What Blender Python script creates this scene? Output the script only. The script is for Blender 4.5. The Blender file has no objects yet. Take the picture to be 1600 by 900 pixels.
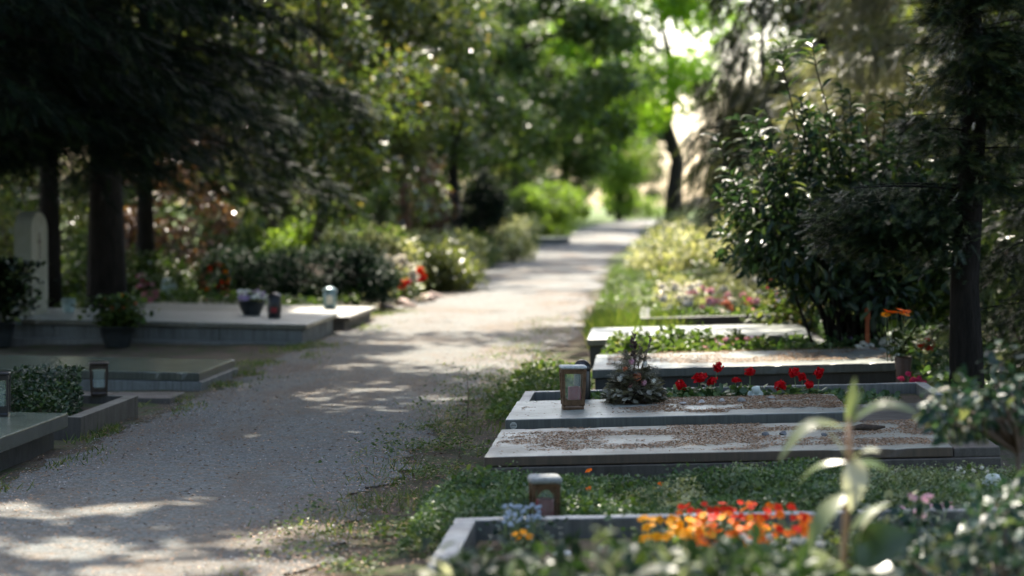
import bpy, bmesh, math, random
import numpy as np
from mathutils import Vector, Matrix
R = math.radians
sc = bpy.context.scene
C = sc.collection

# ------------------------------------------------------------------ camera
CAM_Z, FPX = 1.17, 3556.0
cam = bpy.data.cameras.new('camera')
cam.lens = 80.0
cam.sensor_width = 36.0
cam.clip_start = 0.1
cam.clip_end = 2000
cam.dof.use_dof = True
cam.dof.focus_distance = 10.2
cam.dof.aperture_fstop = 2.1
camo = bpy.data.objects.new('camera', cam)
C.objects.link(camo)
camo.location = (0, 0, CAM_Z)
camo.rotation_euler = (R(90 - 2.094), 0, R(3.235))
sc.camera = camo

# ------------------------------------------------------------------ light
SUN_EL, SUN_AZ = 52.0, 14.0          # degrees up, degrees left of the path direction (+Y)
sv = np.array([-math.sin(R(SUN_AZ)) * math.cos(R(SUN_EL)), math.cos(R(SUN_AZ)) * math.cos(R(SUN_EL)), math.sin(R(SUN_EL))])
w = bpy.data.worlds.new('World')
sc.world = w
w.use_nodes = True
nt = w.node_tree
bg = nt.nodes['Background']
sky = nt.nodes.new('ShaderNodeTexSky')
sky.sky_type = 'NISHITA'
sky.sun_disc = False
sky.sun_elevation = R(SUN_EL)
sky.sun_rotation = R(-SUN_AZ)
sky.air_density = 1.0
sky.dust_density = 3.0
sky.ozone_density = 0.8
nt.links.new(sky.outputs[0], bg.inputs[0])
bg.inputs[1].default_value = 0.14
sun = bpy.data.lights.new('sun', 'SUN')
sun.energy = 3.6
sun.angle = R(0.53)
sun.color = (1.0, 0.91, 0.78)
suno = bpy.data.objects.new('sun', sun)
C.objects.link(suno)
suno.rotation_euler = Vector(sv).to_track_quat('Z', 'Y').to_euler()
suno.location = (0, 0, 30)
vs = sc.view_settings
vs.view_transform = 'Standard'
vs.look = 'None'
vs.gamma = 1.0
vs.use_curve_mapping = False
vs.exposure = 2.25
sc.cycles.use_denoising = True
sc.cycles.max_bounces = 6
sc.cycles.diffuse_bounces = 3
sc.cycles.glossy_bounces = 2
sc.cycles.transmission_bounces = 4
sc.cycles.transparent_max_bounces = 8
sc.cycles.sample_clamp_indirect = 8.0
sc.cycles.caustics_reflective = False
sc.cycles.caustics_refractive = False

rng = np.random.default_rng(7)
random.seed(7)

# ------------------------------------------------------------------ helpers
def at(px, py, Y):
    """a point Y metres down the path, on the sight line of a spot noted in the photograph"""
    return ((px - 1001) * Y / FPX, Y, CAM_Z - (py - 320) * Y / FPX)

def rise(Y):
    """the ground climbs gently beyond the nearer graves"""
    Y = np.asarray(Y, float)
    a = np.clip(Y - 32, 0, 20)
    z = 0.00045 * a * a
    z = z + 0.018 * np.clip(Y - 52, 0, 23)
    return z

def lattice(ix, iy, seed):
    h = (ix.astype(np.int64) * 374761393 + iy.astype(np.int64) * 668265263 + seed * 1442695041) & 0xffffffff
    h = ((h ^ (h >> 13)) * 1274126177) & 0xffffffff
    return ((h ^ (h >> 16)) & 0xffff) / 65535.0

def vnoise(x, y, seed=0):
    x = np.asarray(x, float); y = np.asarray(y, float)
    ix = np.floor(x); iy = np.floor(y)
    fx = x - ix; fy = y - iy
    fx = fx * fx * (3 - 2 * fx); fy = fy * fy * (3 - 2 * fy)
    a = lattice(ix, iy, seed); b = lattice(ix + 1, iy, seed)
    c = lattice(ix, iy + 1, seed); d = lattice(ix + 1, iy + 1, seed)
    return (a * (1 - fx) + b * fx) * (1 - fy) + (c * (1 - fx) + d * fx) * fy

SUN_SPOTS = [(0.2, 9.62, .22, .07), (0.78, 9.6, .2, .06), (1.36, 9.62, .16, .08), (-.56, 9.3, .1, .06), (-1.82, 11.2, .16, .08),
             (-1.0, 10.6, .07, .06), (-2.2, 9.6, .13, .07), (-1.95, 8.9, .16, .06), (-1.2, 13.5, .2, .1), (-.9, 18.5, .4, .3), (-1.6, 17.0, .35, .25),
             (.57, 4.92, .36, .34), (.38, 6.5, .22, .2), (.1, 6.55, .12, .15), (-.62, 6.8, .1, .14), (1.0, 5.6, .35, .25), (1.2, 7.7, .2, .1), (-3.1, 15.0, .1, .1)]
def lit(gx, gy):
    """where the canopy has gaps that let the sun reach the ground"""
    n1 = .54 * vnoise(gx / .34 + 3.1, gy / .22, 3) + .46 * vnoise(gx / .14, gy / .10, 4)
    n2 = .6 * vnoise(gx / 1.6, gy / 1.3, 5) + .4 * vnoise(gx / .5, gy / .5, 6)
    thr = np.full(gx.shape, .97)
    thr = np.where((gy < 9.4) & (gx < -.55), .39 + .12 * np.clip(gy - 7.6, 0, 1.8), thr)
    thr = np.where((gy < 8.6) & (gx >= -.55), .70, thr)
    thr = np.where((gy > 9.4) & (gy < 19.5) & (gx < -.9), .70, thr)
    res = n1 > thr
    t2 = np.where(gy > 20.5, .35, 2.0)
    t2 = np.where((gx < -3.6) & (gy < 25), .72, t2)
    t2 = np.where((gx > -.2) & (gx < 2.3) & (gy > 17.4) & (gy < 22), .30, t2)
    t2 = np.where((gx > 2.2) & (gy < 20), .9, t2)
    t2 = np.where((gx > 1.6) & (gx < 5) & (gy > 20) & (gy < 28), .33, t2)
    t2 = np.where(gy > 34, .36, t2)
    t2 = np.where((gy > 20.5) & (np.abs(gx + 1.6) < 1.3), .46, t2)
    res |= n2 > t2
    for (x, y, a, b) in SUN_SPOTS:
        q = ((gx - x) / a) ** 2 + ((gy - y) / b) ** 2 + 1.2 * (vnoise(gx / .12, gy / .12, 9) - .5)
        res |= q < 1
    return res

def keep(P, zmin=2.7):
    g = P[:, :2] - P[:, 2:3] * (sv[:2] / sv[2])[None]
    return ~((P[:, 2] > zmin) & lit(g[:, 0], g[:, 1]))

def unit(a):
    return a / np.maximum(np.linalg.norm(a, axis=-1, keepdims=True), 1e-9)

def rvec(n, r=None):
    return unit((r or rng).normal(size=(n, 3)))

def mesh_np(name, V, loops, sizes, rnd=None, smooth=False):
    me = bpy.data.meshes.new(name)
    V = np.ascontiguousarray(V, np.float32)
    me.vertices.add(len(V)); me.vertices.foreach_set('co', V.ravel())
    me.loops.add(len(loops)); me.loops.foreach_set('vertex_index', np.ascontiguousarray(loops, np.int32))
    sizes = np.asarray(sizes, np.int32)
    me.polygons.add(len(sizes))
    st = np.zeros(len(sizes), np.int32); st[1:] = np.cumsum(sizes)[:-1]
    me.polygons.foreach_set('loop_start', st)
    if smooth:
        me.polygons.foreach_set('use_smooth', np.ones(len(sizes), bool))
    me.update(calc_edges=True)
    if rnd is not None:
        a = me.attributes.new('rnd', 'FLOAT', 'POINT')
        a.data.foreach_set('value', np.ascontiguousarray(rnd, np.float32))
    return me

# leaf templates: (u along, v across, w up) and faces
T_DIAMOND = ([(0, 0, 0), (.5, .5, .07), (1, 0, -.06), (.5, -.5, .07)], [(0, 1, 2, 3)])
T_ROUND = ([(0, 0, 0), (.3, .42, .05), (.75, .42, .05), (1, 0, -.04), (.75, -.42, .05), (.3, -.42, .05), (.5, 0, -.02)],
           [(0, 6, 2, 1), (6, 3, 2), (0, 5, 4, 6), (6, 4, 3)])
T_LAUREL = ([(0, 0, 0), (.3, .42, .09), (.7, .4, .05), (1, 0, -.14), (.7, -.4, .05), (.3, -.42, .09), (.5, 0, 0)],
            [(0, 6, 2, 1), (6, 3, 2), (0, 5, 4, 6), (6, 4, 3)])
T_BLADE = ([(0, .5, 0), (0, -.5, 0), (.5, -.42, .1), (.5, .42, .1), (1, 0, -.1)], [(0, 1, 2, 3), (3, 2, 4)])
def _needles(n, ln, wd, ang, seed):
    r = random.Random(seed)
    V, F = [(0, .012, 0), (0, -.012, 0), (1, 0, 0)], [(0, 1, 2)]
    for i in range(n):
        u = .06 + .9 * i / n
        s = 1 if i % 2 else -1
        k = len(V)
        l = ln * (1 - .45 * u)
        V += [(u - wd, 0, 0), (u + wd, 0, 0), (u + l * math.cos(ang), s * l * math.sin(ang), r.uniform(-.05, .05))]
        F.append((k, k + 1, k + 2))
    return V, F
T_YEW = _needles(18, .30, .022, R(55), 1)
T_SPRUCE = _needles(12, .34, .04, R(42), 2)
T_FROND = ([(0, .03, 0), (0, -.03, 0), (1, 0, -.1), (.1, 0, 0), (.3, 0, 0), (.5, .38, -.06), (.15, 0, 0), (.35, 0, 0), (.55, -.38, -.06),
            (.45, 0, 0), (.62, 0, 0), (.85, .28, -.1), (.48, 0, 0), (.65, 0, 0), (.88, -.28, -.1)],
           [(0, 1, 2), (3, 4, 5), (6, 7, 8), (9, 10, 11), (12, 13, 14)])

def leaf_mesh(name, T, P, D, N, L, W, rnd):
    tv = np.array(T[0], float); k = len(tv); n = len(P)
    D = unit(D); S = unit(np.cross(N, D)); N2 = np.cross(D, S)
    L = np.broadcast_to(np.asarray(L, float), (n,)); W = np.broadcast_to(np.asarray(W, float), (n,))
    V = (P[:, None, :] + tv[None, :, 0, None] * (L[:, None, None] * D[:, None, :]) + tv[None, :, 1, None] * (W[:, None, None] * S[:, None, :])
         + tv[None, :, 2, None] * (L[:, None, None] * N2[:, None, :]))
    fl = np.array([i for f in T[1] for i in f]); fs = np.array([len(f) for f in T[1]])
    loops = (np.arange(n)[:, None] * k + fl[None]).ravel()
    sizes = np.tile(fs, n)
    return mesh_np(name, V.reshape(-1, 3), loops, sizes, np.repeat(np.broadcast_to(rnd, (n,)), k))

class MB:
    """collects tubes and solids into one mesh"""
    def __init__(s): s.v = []; s.f = []
    def add(s, V, F):
        k = len(s.v); s.v += [tuple(map(float, p)) for p in V]; s.f += [tuple(i + k for i in f) for f in F]
    def tube(s, pts, rad, n=7, cap=True):
        pts = [Vector(p) for p in pts]; V = []; F = []
        ref = Vector((.31, .87, .21)).normalized()
        for i, p in enumerate(pts):
            d = (pts[min(i + 1, len(pts) - 1)] - pts[max(i - 1, 0)]).normalized()
            a = d.cross(ref)
            if a.length < 1e-3: a = d.cross(Vector((1, 0, 0)))
            a.normalize(); b = d.cross(a)
            for j in range(n):
                t = 2 * math.pi * j / n
                V.append(p + (a * math.cos(t) + b * math.sin(t)) * rad[i])
        for i in range(len(pts) - 1):
            for j in range(n):
                F.append((i * n + j, i * n + (j + 1) % n, (i + 1) * n + (j + 1) % n, (i + 1) * n + j))
        if cap:
            F.append(tuple(range(n - 1, -1, -1))); F.append(tuple((len(pts) - 1) * n + j for j in range(n)))
        s.add(V, F)
    def lathe(s, prof, c=(0, 0, 0), n=20, sq=None):
        """profile of (radius, z); sq: superellipse power for rounded-square sections"""
        V = []; F = []
        for (r, z) in prof:
            for j in range(n):
                t = 2 * math.pi * (j + .5) / n
                x, y = math.cos(t), math.sin(t)
                if sq:
                    m = (abs(x) ** sq + abs(y) ** sq) ** (-1 / sq); x *= m; y *= m
                V.append((c[0] + r * x, c[1] + r * y, c[2] + z))
        m = len(prof)
        for i in range(m - 1):
            for j in range(n):
                F.append((i * n + j, i * n + (j + 1) % n, (i + 1) * n + (j + 1) % n, (i + 1) * n + j))
        F.append(tuple(range(n - 1, -1, -1))); F.append(tuple((m - 1) * n + j for j in range(n)))
        s.add(V, F)
    def box(s, x0, x1, y0, y1, z0, z1):
        s.add([(x0, y0, z0), (x1, y0, z0), (x1, y1, z0), (x0, y1, z0), (x0, y0, z1), (x1, y0, z1), (x1, y1, z1), (x0, y1, z1)],
              [(0, 3, 2, 1), (4, 5, 6, 7), (0, 1, 5, 4), (1, 2, 6, 5), (2, 3, 7, 6), (3, 0, 4, 7)])
    def mesh(s, name, smooth=False):
        me = bpy.data.meshes.new(name); me.from_pydata(s.v, [], s.f)
        if smooth: me.polygons.foreach_set('use_smooth', np.ones(len(me.polygons), bool))
        me.update(); return me

def bevel_box(name, x0, x1, y0, y1, z0, z1, bev=.006, seg=2, wob=0, chip=None):
    if chip is None: chip = name in ('cover_slab', 'kerb')
    bm = bmesh.new()
    m = MB(); m.box(x0, x1, y0, y1, z0, z1)
    vs_ = [bm.verts.new(p) for p in m.v]
    for f in m.f: bm.faces.new([vs_[i] for i in f])
    bmesh.ops.bevel(bm, geom=list(bm.edges), offset=bev, segments=seg, affect='EDGES', profile=.5)
    if wob:
        for v in bm.verts: v.co += Vector((random.uniform(-wob, wob), random.uniform(-wob, wob), random.uniform(-wob, wob)))
    if chip:
        for ax, lo, hi in ((0, x0, x1), (1, y0, y1)):
            k = max(2, int((hi - lo) / .035))
            for i in range(1, k):
                co = Vector((0, 0, 0)); co[ax] = lo + (hi - lo) * (i + random.uniform(-.3, .3)) / k
                no = Vector((0, 0, 0)); no[ax] = 1
                bmesh.ops.bisect_plane(bm, geom=list(bm.verts) + list(bm.edges) + list(bm.faces), plane_co=co, plane_no=no)
        for v in bm.verts:
            e = [min(v.co.x - x0, x1 - v.co.x), min(v.co.y - y0, y1 - v.co.y), z1 - v.co.z]
            near = [i for i in range(3) if e[i] < bev * 1.3]
            if len(near) >= 2 and 2 in near:
                n_ = float(vnoise(v.co.x / .06 + 7 * y0, v.co.y / .06, 55)); am = .0016 * n_ + (.007 * (n_ - .82) / .18 if n_ > .82 else 0)
                v.co.z -= am
                if 0 in near: v.co.x += am if v.co.x < (x0 + x1) / 2 else -am
                if 1 in near: v.co.y += am if v.co.y < (y0 + y1) / 2 else -am
    bmesh.ops.recalc_face_normals(bm, faces=list(bm.faces))
    me = bpy.data.meshes.new(name); bm.to_mesh(me); bm.free(); return me

def ob(name, me, mat=None, parent=None, loc=None):
    if isinstance(me, MB): me = me.mesh(name)
    o = bpy.data.objects.new(name, me); C.objects.link(o)
    if mat is not None and me is not None and not len(me.materials): me.materials.append(mat)
    if parent is not None: o.parent = parent
    if loc is not None: o.location = loc
    return o

def tag(o, label, cat=None, group=None, kind=None):
    o['label'] = label
    if cat: o['category'] = cat
    if group: o['group'] = group
    if kind: o['kind'] = kind
    return o

def thing(name, label, cat, loc=(0, 0, 0), rot=(0, 0, 0), group=None):
    o = bpy.data.objects.new(name, None); C.objects.link(o)
    o.empty_display_size = .1
    o.location = loc; o.rotation_euler = rot
    return tag(o, label, cat, group)

# ------------------------------------------------------------------ materials
def new_mat(name):
    m = bpy.data.materials.new(name); m.use_nodes = True
    t = m.node_tree; b = t.nodes['Principled BSDF']
    return m, t, b

def ramp(t, stops, src):
    r = t.nodes.new('ShaderNodeValToRGB')
    e = r.color_ramp.elements
    while len(e) < len(stops): e.new(.5)
    for i, (p, c) in enumerate(stops):
        e[i].position = p; e[i].color = (*c, 1)
    t.links.new(src, r.inputs[0]); return r.outputs[0]

def noise(t, scale, detail=4, rough=.6, vec=None, dim='3D'):
    n = t.nodes.new('ShaderNodeTexNoise'); n.inputs['Scale'].default_value = scale
    n.inputs['Detail'].default_value = detail; n.inputs['Roughness'].default_value = rough
    if vec is not None: t.links.new(vec, n.inputs['Vector'])
    return n.outputs['Fac']

def coords(t, scale=(1, 1, 1), kind='Object'):
    c = t.nodes.new('ShaderNodeTexCoord'); m = t.nodes.new('ShaderNodeMapping')
    m.inputs['Scale'].default_value = scale
    t.links.new(c.outputs[kind], m.inputs[0]); return m.outputs[0]

def mixc(t, fac, a, b, mode='MIX'):
    m = t.nodes.new('ShaderNodeMix'); m.data_type = 'RGBA'; m.blend_type = mode
    for s, v in ((0, fac), (6, a), (7, b)):
        if isinstance(v, (int, float)): m.inputs[s].default_value = v
        elif isinstance(v, tuple): m.inputs[s].default_value = (*v, 1)
        else: t.links.new(v, m.inputs[s])
    return m.outputs[2]

def bump(t, b, h, dist=.01, strength=.6):
    n = t.nodes.new('ShaderNodeBump'); n.inputs['Distance'].default_value = dist; n.inputs['Strength'].default_value = strength
    t.links.new(h, n.inputs['Height']); t.links.new(n.outputs[0], b.inputs['Normal'])

def leaf_mat(name, stops, rough=.42, spec=.5, trans=.32, tcol=None):
    m, t, b = new_mat(name)
    a = t.nodes.new('ShaderNodeAttribute'); a.attribute_name = 'rnd'
    col = ramp(t, stops, a.outputs['Fac'])
    t.links.new(col, b.inputs['Base Color'])
    b.inputs['Roughness'].default_value = rough
    b.inputs['Specular IOR Level'].default_value = spec
    if trans:
        tr = t.nodes.new('ShaderNodeBsdfTranslucent')
        tc = mixc(t, 1.0, col, tcol or (1.5, 1.6, .7), 'MULTIPLY')
        t.links.new(tc, tr.inputs[0])
        mx = t.nodes.new('ShaderNodeMixShader'); mx.inputs[0].default_value = trans
        t.links.new(b.outputs[0], mx.inputs[1]); t.links.new(tr.outputs[0], mx.inputs[2])
        t.links.new(mx.outputs[0], t.nodes['Material Output'].inputs[0])
    return m

def plain(name, col, rough=.6, metal=0, spec=.5, var=.25, scale=30, bmp=0):
    m, t, b = new_mat(name)
    n = noise(t, scale, 5, .65, coords(t))
    lo = tuple(c * (1 - var) for c in col); hi = tuple(min(1, c * (1 + var)) for c in col)
    t.links.new(ramp(t, [(.3, lo), (.7, hi)], n), b.inputs['Base Color'])
    b.inputs['Roughness'].default_value = rough; b.inputs['Metallic'].default_value = metal
    b.inputs['Specular IOR Level'].default_value = spec
    if bmp: bump(t, b, n, bmp, .7)
    return m

def stone(name, c0, c1, stain, rough=.38, speck=420, streak=False, stain_amt=.55, edge=None):
    m, t, b = new_mat(name)
    co = coords(t)
    sp = noise(t, speck, 3, .7, co)
    base = ramp(t, [(.36, c0), (.5, tuple((x + y) / 2 for x, y in zip(c0, c1))), (.66, c1)], sp)
    big = noise(t, 3.2, 8, .68, coords(t, (1, 1.4, 1)))
    st = ramp(t, [(.42, (0, 0, 0)), (.72, (stain_amt,) * 3)], big)
    col = mixc(t, st, base, stain)
    if streak:
        s2 = noise(t, 26, 4, .7, coords(t, (1.6, 1.6, .07)))
        col = mixc(t, ramp(t, [(.45, (0, 0, 0)), (.68, (.65,) * 3)], s2), col, tuple(x * .45 for x in stain))
    if edge:      # upright faces darkened: rain streaks, dirt, and shade put into the colour
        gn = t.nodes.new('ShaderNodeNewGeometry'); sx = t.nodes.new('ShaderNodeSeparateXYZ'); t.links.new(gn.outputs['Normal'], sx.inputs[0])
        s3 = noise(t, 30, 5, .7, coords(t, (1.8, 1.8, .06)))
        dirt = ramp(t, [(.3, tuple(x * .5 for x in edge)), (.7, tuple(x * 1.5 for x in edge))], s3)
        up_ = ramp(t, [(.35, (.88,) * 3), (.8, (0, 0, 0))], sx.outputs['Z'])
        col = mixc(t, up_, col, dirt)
    t.links.new(col, b.inputs['Base Color'])
    rr = ramp(t, [(.35, (rough * .8,) * 3), (.7, (min(1, rough * 1.5),) * 3)], big)
    t.links.new(rr, b.inputs['Roughness'])
    bump(t, b, mixc(t, .35, sp, big), .0012, .5)
    return m

M = {}
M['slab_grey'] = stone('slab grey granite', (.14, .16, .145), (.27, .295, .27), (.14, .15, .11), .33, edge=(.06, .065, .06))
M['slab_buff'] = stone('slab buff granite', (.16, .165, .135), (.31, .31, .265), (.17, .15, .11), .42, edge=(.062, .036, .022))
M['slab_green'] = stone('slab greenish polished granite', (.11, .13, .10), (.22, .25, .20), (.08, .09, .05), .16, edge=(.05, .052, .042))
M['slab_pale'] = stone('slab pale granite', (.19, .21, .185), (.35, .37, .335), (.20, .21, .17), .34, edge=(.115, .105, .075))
M['plinth'] = stone('plinth weathered brown', (.05, .045, .038), (.115, .10, .085), (.06, .048, .034), .7, 260, True)
M['plinth_dark'] = stone('plinth dark', (.016, .017, .018), (.042, .043, .044), (.03, .028, .022), .5, 260, True)
M['plinth_grey'] = stone('plinth grey', (.09, .10, .095), (.19, .20, .19), (.08, .075, .06), .6, 260, True)
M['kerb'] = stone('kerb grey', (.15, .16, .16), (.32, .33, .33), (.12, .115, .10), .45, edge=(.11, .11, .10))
M['headstone'] = stone('headstone sandstone', (.20, .19, .13), (.34, .33, .24), (.12, .13, .07), .7, 180)
M['bronze'] = plain('weathered bronze', (.135, .082, .05), .42, .7, .5, .45, 40, .0006)
M['bronze_dark'] = plain('dark bronze', (.05, .038, .03), .45, .5, .5, .4, 40, .0006)
M['cap_pale'] = plain('pale oxidised cap', (.42, .43, .40), .55, .2, .5, .35, 60, .0008)
M['cap_moss'] = plain('lichened cap', (.27, .28, .27), .8, 0, .3, .4, 90, .002)
M['black_plastic'] = plain('black plastic', (.012, .012, .014), .35)
M['silver'] = plain('blue grey metal', (.16, .24, .26), .35, .4, .5, .2, 20)
M['red_wax'] = plain('red candle', (.22, .006, .010), .5, 0, .5, .2, 20)
M['white_wax'] = plain('white wax', (.62, .60, .52), .5)
M['terracotta'] = plain('brown glazed clay', (.07, .035, .025), .5)
M['pink_pot'] = plain('pink pot', (.50, .16, .20), .5)
M['pale_pot'] = plain('pale green pot', (.30, .38, .34), .5)
M['dark_pot'] = plain('dark pot', (.02, .024, .024), .5)
M['white_stone'] = plain('white stone', (.62, .64, .62), .6, 0, .4, .2, 25, .002)
M['figurine'] = plain('pale plaster', (.45, .50, .46), .6, 0, .4, .25, 40, .001)
M['pebble'] = plain('pebble grey', (.22, .21, .20), .75, 0, .3, .4, 35, .003)
M['pebble_pale'] = plain('pebble pale', (.40, .37, .34), .75, 0, .3, .3, 35, .003)
M['pebble_dark'] = plain('pebble blue grey', (.09, .10, .11), .6, 0, .4, .4, 35, .003)
M['rust'] = plain('rusty stake', (.35, .10, .04), .8, .1, .3, .3, 50, .001)
M['bark_piece'] = plain('bark piece', (.06, .045, .035), .9, 0, .2, .4, 60, .004)
M['edge_stone'] = plain('edging stone', (.36, .27, .22), .85, 0, .3, .35, 12, .006)

def bark(name, lo, hi):
    m, t, b = new_mat(name)
    n = noise(t, 9, 8, .72, coords(t, (3.2, 3.2, .6)))
    t.links.new(ramp(t, [(.32, lo), (.7, hi)], n), b.inputs['Base Color'])
    b.inputs['Roughness'].default_value = .9; b.inputs['Specular IOR Level'].default_value = .2
    bump(t, b, n, .03, .9); return m
M['bark_dark'] = bark('bark dark', (.009, .008, .007), (.032, .027, .023))
M['bark_brown'] = bark('bark brown', (.035, .026, .02), (.13, .10, .075))
M['bark_red'] = bark('bark reddish', (.07, .035, .022), (.20, .11, .07))
M['stem_green'] = plain('green stem', (.12, .16, .05), .6)
M['stem_pink'] = plain('pinkish stem', (.36, .22, .14), .55)
M['stem_brown'] = plain('woody stem', (.14, .10, .075), .8)

G = lambda *s: list(s)
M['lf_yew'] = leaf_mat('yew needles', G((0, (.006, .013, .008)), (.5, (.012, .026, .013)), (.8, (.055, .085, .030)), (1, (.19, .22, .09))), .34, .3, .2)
M['lf_juniper'] = leaf_mat('juniper needles', G((0, (.004, .013, .009)), (.7, (.010, .030, .018)), (1, (.03, .06, .03))), .6, .08, .12)  # needle colour darkened to stand in for shade over the hedge
M['lf_lime'] = leaf_mat('lime tree leaves', G((0, (.09, .17, .018)), (.6, (.16, .27, .03)), (1, (.28, .38, .05))), .45, .35, .68)
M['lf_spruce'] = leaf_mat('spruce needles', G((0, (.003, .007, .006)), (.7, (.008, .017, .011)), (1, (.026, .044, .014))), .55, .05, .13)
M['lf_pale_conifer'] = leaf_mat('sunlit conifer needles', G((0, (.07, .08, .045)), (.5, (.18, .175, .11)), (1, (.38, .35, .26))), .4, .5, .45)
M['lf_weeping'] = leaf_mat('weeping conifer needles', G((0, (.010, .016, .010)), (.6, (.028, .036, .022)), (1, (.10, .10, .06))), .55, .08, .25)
M['lf_holly'] = leaf_mat('glossy dark leaves', G((0, (.018, .032, .010)), (.5, (.05, .075, .022)), (.9, (.13, .16, .04)), (1, (.22, .15, .06))), .2, .6, .4)
M['lf_laurel'] = leaf_mat('laurel leaves', G((0, (.014, .030, .020)), (.55, (.026, .052, .030)), (.85, (.06, .095, .03)), (1, (.18, .21, .05))), .38, .36, .36)
M['lf_green'] = leaf_mat('fresh green leaves', G((0, (.06, .10, .015)), (.6, (.12, .19, .03)), (1, (.22, .29, .06))), .5, .22, .55)
M['lf_mid'] = leaf_mat('mid green leaves', G((0, (.022, .044, .012)), (.6, (.05, .085, .022)), (1, (.12, .16, .04))), .42, .32, .36)
M['lf_olive'] = leaf_mat('olive leaves', G((0, (.035, .045, .014)), (.6, (.085, .10, .032)), (1, (.22, .22, .07))), .32, .5, .5)
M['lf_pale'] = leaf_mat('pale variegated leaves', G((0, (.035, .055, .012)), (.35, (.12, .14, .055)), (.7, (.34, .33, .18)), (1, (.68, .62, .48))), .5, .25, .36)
M['lf_redleaf'] = leaf_mat('reddish leaves', G((0, (.04, .018, .014)), (.6, (.10, .045, .03)), (1, (.22, .11, .07))), .3, .5, .3)
M['lf_cover'] = leaf_mat('ground cover dark', G((0, (.02, .046, .020)), (.5, (.055, .105, .042)), (.8, (.12, .18, .065)), (1, (.26, .31, .13))), .42, .4, .3)
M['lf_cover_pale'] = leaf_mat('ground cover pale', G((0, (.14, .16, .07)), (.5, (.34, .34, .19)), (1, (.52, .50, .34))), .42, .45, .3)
M['lf_cover_grey'] = leaf_mat('ground cover greyish', G((0, (.05, .075, .032)), (.5, (.13, .165, .075)), (1, (.33, .35, .19))), .38, .5, .28)
M['lf_teal'] = leaf_mat('bluish green leaves', G((0, (.008, .024, .020)), (.5, (.022, .055, .044)), (.88, (.07, .115, .075)), (1, (.30, .30, .18))), .42, .32, .22)
M['lf_bed'] = leaf_mat('dark bed leaves', G((0, (.008, .020, .010)), (.5, (.022, .048, .020)), (.88, (.06, .10, .035)), (1, (.18, .21, .07))), .42, .4, .24)
M['lf_grass'] = leaf_mat('grass', G((0, (.045, .075, .014)), (.6, (.085, .14, .028)), (1, (.22, .22, .08))), .45, .4, .42)
M['lf_weed'] = leaf_mat('weeds', G((0, (.035, .065, .018)), (.6, (.075, .12, .035)), (.9, (.16, .19, .07)), (1, (.24, .20, .12))), .48, .28, .4)
M['litter'] = leaf_mat('dry litter', G((0, (.09, .05, .028)), (.5, (.27, .155, .085)), (.85, (.42, .26, .15)), (1, (.55, .42, .30))), .75, .25, .0)
M['gravel'] = leaf_mat('loose gravel', G((0, (.05, .054, .054)), (.5, (.15, .155, .155)), (.88, (.27, .27, .26)), (1, (.48, .46, .43))), .8, .25, .0)
M['dry_plant'] = leaf_mat('dried sprigs', G((0, (.06, .055, .04)), (.5, (.155, .145, .105)), (1, (.34, .32, .26))), .6, .3, .15)
M['dry_flower'] = leaf_mat('dried flowers', G((0, (.06, .035, .035)), (.6, (.15, .10, .10)), (1, (.36, .30, .29))), .6, .3, .15)

def petal(name, col, col2=None, rough=.5, trans=.3):
    return leaf_mat(name, [(0, tuple(c * .28 for c in col)), (.14, col), (1, col2 or col)], rough, .12, trans, (1.2, 1.05, .8))
M['p_red'] = petal('red petals', (.42, .002, .006), (.66, .008, .014))
M['p_orange'] = petal('orange petals', (.80, .11, .002), (.90, .24, .004))
M['p_redorange'] = petal('red orange petals', (.66, .010, .003), (.82, .055, .003))
M['p_yellow'] = petal('yellow petals', (.78, .28, .002), (.88, .42, .004))
M['p_white'] = petal('white petals', (.66, .66, .60), (.8, .8, .76))
M['p_pink'] = petal('pink petals', (.62, .26, .36), (.75, .50, .56))
M['p_magenta'] = petal('magenta petals', (.55, .03, .14), (.7, .10, .22))
M['p_blue'] = petal('pale blue petals', (.34, .46, .66), (.62, .70, .80))
M['p_lilac'] = petal('lilac petals', (.40, .28, .52), (.58, .46, .66))
M['p_salmon'] = petal('salmon petals', (.60, .17, .08), (.72, .32, .18))
M['p_eye'] = plain('flower eye', (.16, .06, .01), .7)

def glass_mat():
    m, t, b = new_mat('milky lantern glass')
    b.inputs['Base Color'].default_value = (.55, .66, .58, 1); b.inputs['Roughness'].default_value = .12
    tr = t.nodes.new('ShaderNodeBsdfTransparent'); mx = t.nodes.new('ShaderNodeMixShader'); mx.inputs[0].default_value = .11
    t.links.new(tr.outputs[0], mx.inputs[1]); t.links.new(b.outputs[0], mx.inputs[2])
    t.links.new(mx.outputs[0], t.nodes['Material Output'].inputs[0]); return m
M['glass'] = glass_mat()

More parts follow.
